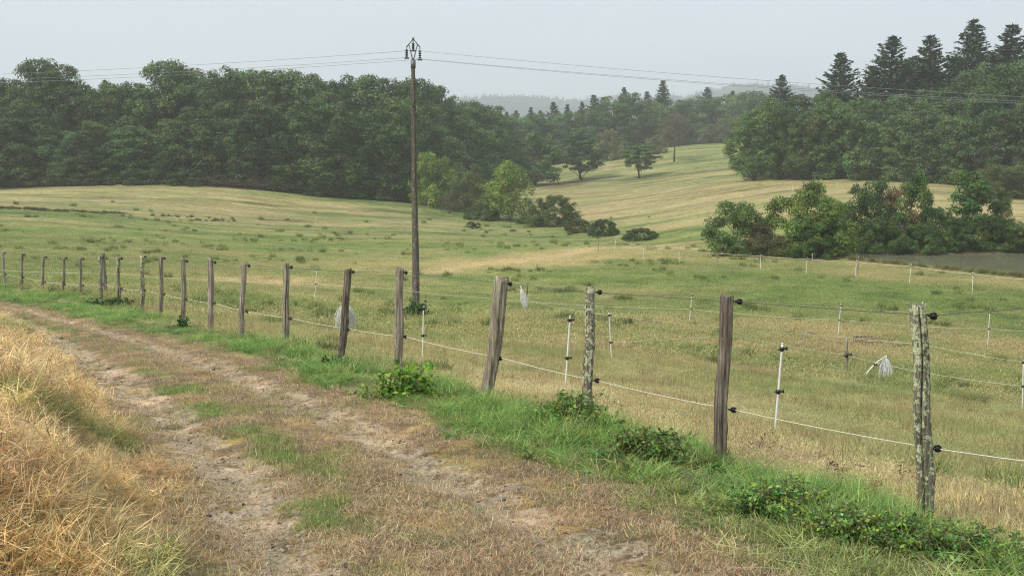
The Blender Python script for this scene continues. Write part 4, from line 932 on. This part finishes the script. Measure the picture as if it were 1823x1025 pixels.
# ------------------------------------------------------------------ white plastic poles
def clip_mesh(r):
    g = Geo(); tube(g, [(0, 0, -.018), (0, 0, .018)], [r + .007, r + .007], 10); tube(g, [(r, 0, 0), (r + .035, 0, .004)], [.008, .012], 8); tube(g, [(-r, 0, 0), (-r - .02, 0, -.004)], [.007, .009], 8)
    tube(g, [(r + .032, 0, -.012), (r + .032, 0, .02)], [.006, .006], 6); return g.mesh('clip', True)
CLIP = clip_mesh(.011); CLIP.materials.append(M_BLACK)
def pole(xt, yt, xb, yb, label, group, clips=(.04, .52), rad=.0115, d=None, mat=M_WHITE, name='fence_pole', cat='fence pole'):
    if d is None: g = ground_at(xb, yb)
    else: q = P(xb, yb, d); g = np.array([q[0], d, min(q[2], ground_z(q[0], d))])
    tp = P(xt, yt, g[1]) - g; m = Geo(); t = np.linspace(0, 1, 8)[:, None]
    tube(m, np.vstack([[-tp * .06], tp * t]), np.linspace(rad * 1.08, rad * .85, 9), 10)
    tube(m, [tp * .995, tp * 1.0 + [0, 0, .006]], [rad * 1.15, rad * .9], 10)
    e = empty(name, g); link('shaft', m.mesh('shaft', True), mat, e); tag(e, label, cat, group); out = []
    for c in clips:
        p = tp * (1 - c); s = link('clip', CLIP, None, e, tuple(p)); s.scale = (rad / .0115 * 1.1,) * 3; out.append(g + p)
    return g, tp, out
GN_ = 'white poles near the wooden fence'; GM = 'white poles across the middle of the meadow'; GP = 'white poles by the pond'
nA = pole(754, 546, 752, 648, 'white pole just right of the tall utility pole base', GN_, (.03, .5), .0125)
nB = pole(1015, 563, 1006, 695, 'white pole between the broad leaning post and the slender lichen post', GN_, (.05, .56), .013)
nC = pole(1393, 611, 1379, 775, 'nearest white pole, between the brown post and the nearest lichen post', GN_, (.06, .52), .0135)
nD = pole(1084, 557, 1089, 641, 'white pole leaning left, just right of the slender lichen post', GN_, (.05, .62), .012)
nE = pole(1822, 642, 1820, 732, 'white pole cut by the right border, lower one', GN_, (.03, .5), .012)
mids = [pole(564, 477, 560, 533, 'white pole in the left middle of the meadow, left of the crooked brown post', GM, (.05, .5), .013, d=33.5),
        pole(1232, 523, 1227, 577, 'white pole in mid meadow left of the brown post', GM, (.05, .5), .013, d=33.5),
        pole(1497, 541, 1492, 594, 'white pole in mid meadow above the fallen branches', GM, (.05, .5), .013, d=33.5),
        pole(1762, 553, 1759, 604, 'white pole in mid meadow right of the nearest lichen post', GM, (.05, .5), .013, d=33.5)]
pp = [pole(*a, GP, (.1,), .017) for a in [(1097, 422, 1094, 445, 'slanting white pole farthest left by the stream'), (1146, 437, 1146, 462, 'white pole on the dry strip, second from the left of the pond line'),
      (1209, 442, 1209, 470, 'white pole left of the pond thicket'), (1354, 453, 1354, 480, 'white pole in front of the pond thicket left half'), (1437, 458, 1435, 488, 'white pole in front of the bright green bushes, nearer of two'),
      (1525, 463, 1522, 496, 'white pole at the left corner of the pond'), (1622, 470, 1619, 505, 'white pole below the middle of the pond'), (1732, 484, 1731, 521, 'white pole below the right part of the pond')]]
pole(1446, 451, 1446, 466, 'short white pole in front of the bright green bushes, farther of two', GP, (), .016)
pole(563, 385, 562, 400, 'tiny far white pole high on the left meadow', GP, (), .02)
pole(1411, 327, 1411, 340, 'faint pale pole on the slope above the pond thicket', GP, (), .02)
pole(1491, 325, 1491, 333, 'faint pale pole below the right wood', GP, (), .02)
# thin dark wooden stakes
W_ST = 'thin wooden stakes by the pond'
stakes = [pole(*a, W_ST, (), .03, mat=W_GREY, name='stake', cat='stake') for a in [(1065, 429, 1065, 448, 'thin dark stake left of the slanting white pole'), (1127, 424, 1127, 440, 'thin dark stake right of the slanting white pole'),
          (1277, 449, 1277, 476, 'thin dark stake in front of the leftmost pond bush'), (1528, 455, 1527, 490, 'grey wooden stake behind the white pole at the pond corner'), (1543, 457, 1543, 468, 'short grey stake at the pond edge')]]
sA = pole(1508, 600, 1507, 671, 'knobbly grey wooden stake in front of the fallen branches', 'wooden stakes in the meadow', (.45,), .028, mat=W_GREY, name='stake', cat='stake')
sB = pole(940, 504, 934, 556, 'slanting brown stake behind the white pole with hanging strands', 'wooden stakes in the meadow', (), .03, mat=W_BROWN, name='stake', cat='stake')
nF = pole(926, 508, 937, 560, 'white pole leaning left with white strands wrapped around it', GM, (.08,), .014)

wire('fence_rope', [P(-100, 474, 35), P(208, 487, 33.5), mids[0][2][1], P(700, 514, 33), P(870, 531, 33), mids[1][2][1], mids[2][2][1], mids[3][2][1], P(2000, 590, 36)], .006, M_ROPE, 'white rope across mid meadow joining the middle white poles', 'rope', .03)
wire('fence_wire', [P(-100, 458, 36), mids[0][2][0], P(760, 492, 33), nF[2][0], mids[1][2][0], mids[2][2][0], mids[3][2][0], P(2000, 568, 36)], .004, M_WIRE, 'thin dark wire across mid meadow at the tips of the middle white poles', 'wire', .03)
wire('fence_rope', [nD[2][1], P(1300, 596, 23), sA[2][0], P(1640, 662, 22), nE[2][1], P(2050, 725, 17)], .004, M_ROPE, 'white rope sagging from the knobbly stake to the pole at the right border', 'rope', .02)
wire('fence_wire', [sB[0] + [0, 0, .55], nD[2][0], P(1480, 598, 24), P(1640, 612, 22), nE[2][0], P(2050, 660, 17)], .0035, M_ROPE, 'upper thin line from the left-leaning pole to the pole at the right border', 'wire', .02)
wire('fence_rope', [P(1064, 438, 78)] + [q[2][0] for q in pp] + [P(1823, 497, 46), P(2000, 512, 42)], .010, M_ROPE, 'far white rope along the pond joining the pond poles', 'rope', .03)
wire('fence_wire', [stakes[0][0] + [0, 0, .8], stakes[2][0] + [0, 0, 1.0], P(1420, 462, 66), stakes[3][0] + [0, 0, 1.2]], .012, plain('rusty_wire', (.16, .09, .06), .8, .2), 'rusty wire strung between the thin stakes in front of the pond thicket', 'wire', .05)

# white frayed strands
def strands(seed, n, L_, spread, name, loc, label, w=.004, up=(0, 0, 0), ovals=False):
    R = np.random.default_rng(seed); g = Geo()
    for i in range(n):
        a = R.uniform(0, 6.28); s = spread * math.sqrt(R.random()); ln = L_ * R.uniform(.6, 1.05); m = 7; t = np.linspace(0, 1, m)
        out_ = s * (np.sin(t * math.pi * .62)); wob = R.normal(size=2) * .015
        pts = np.stack([np.cos(a) * out_ + wob[0] * np.sin(t * 7), np.sin(a) * out_ * .6 + wob[1] * np.sin(t * 6), -t * ln], -1)
        tube(g, pts + np.array(up) * t[:, None], w * R.uniform(.5, 1.1), 4, col=(1, 1, 1), cap=False)
    tube(g, [(0, 0, .04), (0, 0, 0), (0, 0, -.05)], [.012, .022, .014], 8)
    return tag(link(name, g.mesh(name, True), M_STR, None, loc), label, 'string bundle', 'bundles of white strands hung on the fences')
M_STR = plain('white_frayed_string', (.82, .82, .78), .8, .2, .15, 40)
q = P(614, 540, 14.55); strands(1, 210, .38, .17, 'string_bundle', q, 'fan of white frayed strands hanging behind the crooked brown post', .0022)
q = P(928, 513, nF[0][1] - .03); strands(2, 120, .55, .10, 'string_bundle', q, 'narrow white strands hanging on the left-leaning white pole', .005, up=(.12, 0, 0))
gq = ground_at(1579, 677); q = P(1578, 636, gq[1]); strands(3, 200, q[2] - gq[2] - .02, .17, 'string_bundle', q, 'white strands heaped over the bent pole lying in the meadow', .0045)
# bent pole and stub
g = Geo(); b0 = ground_at(1537, 676); pts = [b0] + [P(a, b, gq[1] * k + b0[1] * (1 - k)) for a, b, k in ((1545, 661, .2), (1556, 649, .5), (1566, 641, .8), (1577, 634, 1))]
loc0 = np.array(b0); tube(g, np.array(pts) - loc0, .016, 8); e = empty('bent_pole', loc0); link('shaft', g.mesh('shaft', True), M_WHITE, e)
cpt = link('clip', CLIP, None, e, tuple(np.array(pts[2]) - loc0)); cpt.scale = (1.5,) * 3
tag(e, 'white pole bent over in an arc beside the heap of white strands', 'fence pole')
e = empty('stake', gq); g = Geo(); tube(g, [(0, .05, -.05), (0.01, .05, P(1578, 632, gq[1])[2] - gq[2])], [.022, .018], 8); link('shaft', g.mesh('shaft', True), W_BROWN, e); tag(e, 'short dark stake under the heap of white strands', 'stake')

# ------------------------------------------------------------------ fallen branches, stump, brush
def branches(name, px0, py0, specs, mat, label, cat, rad):
    o = ground_at(px0, py0); g = Geo()
    for s in specs:
        pts = []
        for (a, b, up) in s:
            q = ground_at(a, b); pts.append(q + [0, 0, up] - o)
        pts = np.array(pts); m = len(pts); tt = np.linspace(0, m - 1, m * 3); pts = np.stack([np.interp(tt, np.arange(m), pts[:, k]) for k in range(3)], -1)
        pts += np.random.default_rng(len(g.V)).normal(size=pts.shape) * .012
        tube(g, pts, np.linspace(rad, rad * .4, len(pts)), 7)
    return tag(link(name, g.mesh(name, True), mat, None, o), label, cat)
branches('fallen_branch', 1560, 612, [[(1512, 606, .05), (1560, 608, .06), (1612, 616, .03)], [(1515, 610, .04), (1570, 613, .05), (1608, 618, .02)], [(1520, 604, .08), (1550, 606, .12), (1590, 611, .08)], [(1530, 611, .03), (1575, 617, .03), (1600, 618, .05)], [(1514, 611, .02), (1545, 609, .10), (1566, 606, .12)]], W_BROWN, 'pile of dark fallen branches lying behind the knobbly stake', 'branch', .035)
branches('fallen_branch', 1455, 604, [[(1430, 606, .02), (1432, 603, .12), (1442, 602, .2), (1452, 603, .16), (1464, 607, .05), (1490, 611, .03), (1510, 612, .03)]], W_GREY, 'curled thin branch lying left of the knobbly stake', 'branch', .028)
def brush(px, yb, w, h, n, label, name='brush_pile', mat=None, seed=1):
    o = ground_at(px, yb); R = np.random.default_rng(seed); g = Geo(); W = w * o[1] / F; Hh = h * o[1] / F
    for i in range(n):
        x = R.uniform(-.5, .5) * W; a = R.uniform(0, 6.28); l = R.uniform(.3, 1) * Hh * 1.6
        p0 = np.array([x, R.uniform(-.3, .3) * W * .5, .02]); p1 = p0 + np.array([math.cos(a) * l, math.sin(a) * l, R.uniform(.2, .7) * Hh])
        tube(g, limb(p0, p1, R, .35), np.linspace(.05, .015, 5), 5)
    return tag(link(name, g.mesh(name, True), mat or W_PALE, None, o), label, 'brush pile')
brush(578, 348, 40, 12, 40, 'heap of pale brushwood at the foot of the left wood')
# dead branches jutting on field
bq = ground_at(1343, 320); e = empty('tree_stump', bq); R = np.random.default_rng(5); g = Geo(); hh = 14 * bq[1] / F
tube(g, [(0, 0, -.1), (.05, 0, hh * .5), (.22, 0, hh)], [.35, .26, .10], 9); tube(g, [(0, 0, .1), (-.6, 0, hh * .35)], [.22, .08], 8); tube(g, [(0, 0, .3), (.5, .1, .25)], [.25, .1], 8); link('trunk', g.mesh('trunk', True), M_BARK, e)
tag(e, 'jagged broken stump at the left foot of the right wood', 'stump')
# weedy line on the left slope
R = np.random.default_rng(21); pts = []
for a, b, c, dd, n in ((0, 371, 80, 374, 90), (60, 374, 220, 381, 110), (220, 381, 420, 390, 18), (340, 392, 420, 394, 16)):
    for i in range(n):
        t = R.random(); g_ = ground_at(a + (c - a) * t, b + (dd - b) * t + R.normal() * .6)
        if g_ is not None: pts.append(g_)
pts = np.array(pts); p, r_, s_, ix = mk(pts[:, 0], pts[:, 1], R, .5, 1.6, .1, nv=3)
scatter('weed_line', 'dark line of rough weeds along the terrace on the left slope', 'weeds', p, r_, s_, ix, np.tile(C(.13, .15, .06), (len(p), 1)) * R.uniform(.7, 1.3, (len(p), 1)), tus, M_GRASS)

# ------------------------------------------------------------------ utility pole
def utility_pole():
    D = 40.0; b = P(741, 562, D); b[2] = ground_z(b[0], D); S = D / F
    tpz = P(735, 108, D); off = tpz - b; base = b.copy()
    e = empty('utility_pole', base)
    m = post_mesh(300, off[2] + .3, .27, lean=(off[0], 0)); V = np.zeros(len(m.vertices) * 3); m.vertices.foreach_get('co', V); V = V.reshape(-1, 3)
    h = off[2] + .3; t = V[:, 2:3] / h; cx = off[0] * t[:, 0]; V[:, 0] = cx + (V[:, 0] - cx) * (1 - .48 * t[:, 0]); V[:, 1] *= (1 - .48 * t[:, 0]); V[:, 2] -= .3
    m.vertices.foreach_set('co', V.ravel()); m.update()
    sh = link('pole_shaft', m, bark('pole_wood', (.05, .044, .036), (.19, .165, .135), .04), e)
    def q(px, py, dy=0): v = P(px, py, D) - base; return np.array([v[0], dy, v[2]])
    g = Geo()
    A = q(735.5, 70); Lp = q(724, 84); Rp = q(747.5, 84); J = q(735.5, 110)
    kl = q(728, 80); kr = q(743, 80)
    for a_, b_ in ((A, Lp), (A, Rp), (J, kl), (J, kr), (kl, q(724, 83)), (kr, q(747, 83))): tube(g, [a_, b_], .022, 6)
    tube(g, [A + [0, 0, -.05], A + [0, 0, .05]], .05, 8); tube(g, [J + [0, 0, -.25], J + [0, 0, .05]], .10, 10)
    link('bracket', g.mesh('bracket', True), M_STEEL, e); att = []
    for (px, y0, y1) in ((724, 84, 103), (735.5, 73, 90), (747.5, 85, 106)):
        g = Geo(); a_ = q(px, y0); b_ = q(px, y1); tube(g, [a_, b_], .018, 6)
        for kq in (.30, .48, .66, .84):
            c = a_ + (b_ - a_) * kq; tube(g, [c + [0, 0, .03], c, c - [0, 0, .035]], [.025, .062, .045], 12)
        tube(g, [b_ + [-.09, 0, -.02], b_ + [.09, 0, -.02]], [.03, .03], 8)
        link('insulator_string', g.mesh('insulator_string', True), plain('brown_glass', (.05, .045, .045), .25, .6), e); att.append(base + b_)
    tag(e, 'tall slim utility pole with a pointed steel head standing in the meadow', 'utility pole')
    return base, D, att
ub, UD, att = utility_pole()
M_CABLE = plain('aluminium_cable', (.28, .29, .30), .5, .5, .1)
def cable(a, px, py, d, sag_px, label, dist=80):
    """hanging cable from insulator a through the point seen at (px,py,d), continued past the border"""
    q = P(px, py, d); v = q - a; Lh = math.hypot(v[0], v[1]); S = 1.6; b = 4 * S / dist ** 2
    slope = (v[2] - b * Lh ** 2) / Lh; s = np.linspace(0, dist, 40); u = v[:2] / Lh
    pts = np.stack([a[0] + u[0] * s, a[1] + u[1] * s, a[2] + slope * s + b * s ** 2], -1); g = Geo(); tube(g, pts, .0065, 6)
    tag(link('power_cable', g.mesh('power_cable', True), M_CABLE), label, 'power cable', 'overhead power cables')
cable(att[1], 0, 132.5, UD + 3, 0, 'uppermost overhead cable left of the utility pole')
cable(att[0], 0, 142, UD + 3, 0, 'middle overhead cable left of the utility pole')
cable(att[2], 0, 148, UD + 3, 0, 'lowest overhead cable left of the utility pole')
cable(att[1], 1823, 173, UD - 4, 0, 'uppermost overhead cable right of the utility pole')
cable(att[0], 1823, 181, UD - 4, 0, 'middle overhead cable right of the utility pole')
cable(att[2], 1823, 185, UD - 4, 0, 'lowest overhead cable right of the utility pole')

# ------------------------------------------------------------------ bramble clumps and foot plants
def leaf_clump(seed, W, Dp, H, nst, lf, name, loc, label, cat, tint=(1, 1, 1), mat=None, pale=.1):
    R = np.random.default_rng(seed); gs = Geo(); gl = Geo()
    for i in range(nst):
        a = R.uniform(0, 6.28); r = math.sqrt(R.random()) * (1 + .35 * math.sin(a * 3 + seed)); x0 = np.array([math.cos(a) * r * W * .42, math.sin(a) * r * Dp * .42])
        a2 = R.uniform(0, 6.28); ln = R.uniform(.25, 1) ** 1.3 * H; out_ = R.uniform(.2, .9) * H; m = 7; t = np.linspace(0, 1, m)
        hh = ln * max(.2, 1 - .4 * r ** 2)
        pts = np.stack([x0[0] + math.cos(a2) * out_ * t ** 1.5, x0[1] + math.sin(a2) * out_ * t ** 1.5, -.03 + hh * np.sin(t * 1.9) / .98], -1)
        pts[:, 2] += [ground_z(loc[0] + p_[0], loc[1] + p_[1]) - loc[2] for p_ in pts[:1]][0]
        tube(gs, pts, np.linspace(.0035, .0015, m), 4, cap=False)
        n = R.integers(14, 26); tt = R.uniform(.15, 1.05, n); p = np.stack([np.interp(tt, t, pts[:, k]) for k in range(3)], -1) + R.normal(size=(n, 3)) * lf * .9
        c = np.array([1 + R.normal() * .22, 1, 1 + R.normal() * .15]) * (1 + R.normal() * .22) * (1 + R.normal(size=(n, 1)) * .3)
        pk = R.random(n) < pale; c[pk] *= [1.7, 1.5, 1.1]
        leaves(gl, p, np.array([0, -.2, .8]) + R.normal(size=(n, 3)) * .55, lf, .55, R, np.clip(c, .2, 2.4))
    e = empty(name, loc); link('stems', gs.mesh('stems'), M_TWIG, e); f = link('leaves', gl.mesh('leaves'), mat or M_BRAMBLE, e); f.color = (*tint, 1)
    return tag(e, label, cat)
def clump_at(px, py, w, h, nst, lf, name, label, cat, seed, depth=.6, **kw):
    g = ground_at(px, py); leaf_clump(seed, w * g[1] / F, w * g[1] / F * depth, h * g[1] / F, nst, lf, name, g, label, cat, **kw)
clump_at(722, 706, 110, 72, 60, .032, 'leafy_plant', 'bright leafy plant at the foot of the pale straight post', 'plant', 1, tint=(1.9, 1.8, 1.0), pale=.3)
clump_at(752, 672, 40, 46, 14, .03, 'leafy_plant', 'yellow-green shoot rising below the white pole near the utility pole', 'plant', 2, tint=(2.6, 2.2, .8), pale=.4)
clump_at(1022, 772, 125, 84, 150, .021, 'bramble_bush', 'bramble bush at the foot of the slender lichen post', 'bramble', 3, tint=(1.8, 1.7, 1.5), pale=.2)
clump_at(1150, 822, 190, 72, 230, .018, 'bramble_bush', 'low dark bramble between the slender lichen post and the brown post', 'bramble', 4, tint=(1.7, 1.45, 1.6), pale=.2)
clump_at(1385, 915, 260, 70, 270, .015, 'bramble_bush', 'low bramble tangle right of the brown post', 'bramble', 5, tint=(1.9, 1.65, 1.8), pale=.25)
clump_at(1545, 962, 290, 78, 290, .014, 'bramble_bush', 'bramble tangle left of the nearest lichen post foot', 'bramble', 6, tint=(2.1, 1.8, 1.9), pale=.25)
clump_at(1735, 1000, 300, 78, 300, .014, 'bramble_bush', 'bramble tangle right of the nearest lichen post foot', 'bramble', 7, tint=(1.8, 1.6, 1.7), pale=.2)
for q_, (a_, b_, lb_) in enumerate(((1558, 888, 'reddish-brown dead weed stalks left of the nearest lichen post, nearer group'), (1612, 862, 'reddish-brown dead weed stalks touching the nearest lichen post from the left'), (1485, 850, 'sparse dead weed stalks midway between brown post and nearest lichen post'), (1352, 800, 'thin dead weed just right of the brown post'))):
    clump_at(a_, b_, 60, 44, 14, .010, 'dead_weed', lb_, 'weed', 40 + q_, tint=(.9, .6, .55), mat=M_TWIG)
clump_at(1282, 845, 40, 26, 14, .024, 'leafy_plant', 'few green leaves at the foot of the brown post', 'plant', 8, tint=(1.1, 1.1, .8))
clump_at(606, 655, 60, 28, 26, .03, 'leafy_plant', 'low green plant at the foot of the crooked brown post', 'plant', 9, tint=(1.0, 1.1, .8))
clump_at(326, 586, 24, 24, 16, .035, 'leafy_plant', 'small dark weed at the foot of the tenth post from the right', 'plant', 10, tint=(.6, .75, .7))
clump_at(205, 545, 90, 16, 60, .04, 'leafy_plant', 'low dark green ground weed below the touching posts', 'plant', 11, tint=(.5, .7, .75))
clump_at(741, 563, 30, 26, 50, .06, 'ivy_clump', 'dark ivy tuft around the base of the utility pole', 'ivy', 12, tint=(.7, .8, .8), depth=1)

# ------------------------------------------------------------------ haze
def haze():
    g = Geo(); x0, x1, y0, y1 = -2600, 2600, -600, 3300; z0 = float(-60); z1 = 275.0
    V = [(x, y, z) for z in (z0, z1) for y in (y0, y1) for x in (x0, x1)]
    g.add(V, np.array([[0, 2, 3, 1], [4, 5, 7, 6], [0, 1, 5, 4], [2, 6, 7, 3], [0, 4, 6, 2], [1, 3, 7, 5]]))
    m, t, o = mat_base('haze_air'); v = N(t, 'ShaderNodeVolumePrincipled'); v.inputs['Density'].default_value = .0005
    v.inputs['Color'].default_value = (.95, .975, 1.0, 1); v.inputs['Anisotropy'].default_value = .1
    L(t, v.outputs[0], o.inputs['Volume'])
    tag(link('haze', g.mesh('haze'), m), 'thin pale mist filling the air over the valley', 'haze', kind='stuff')
haze()
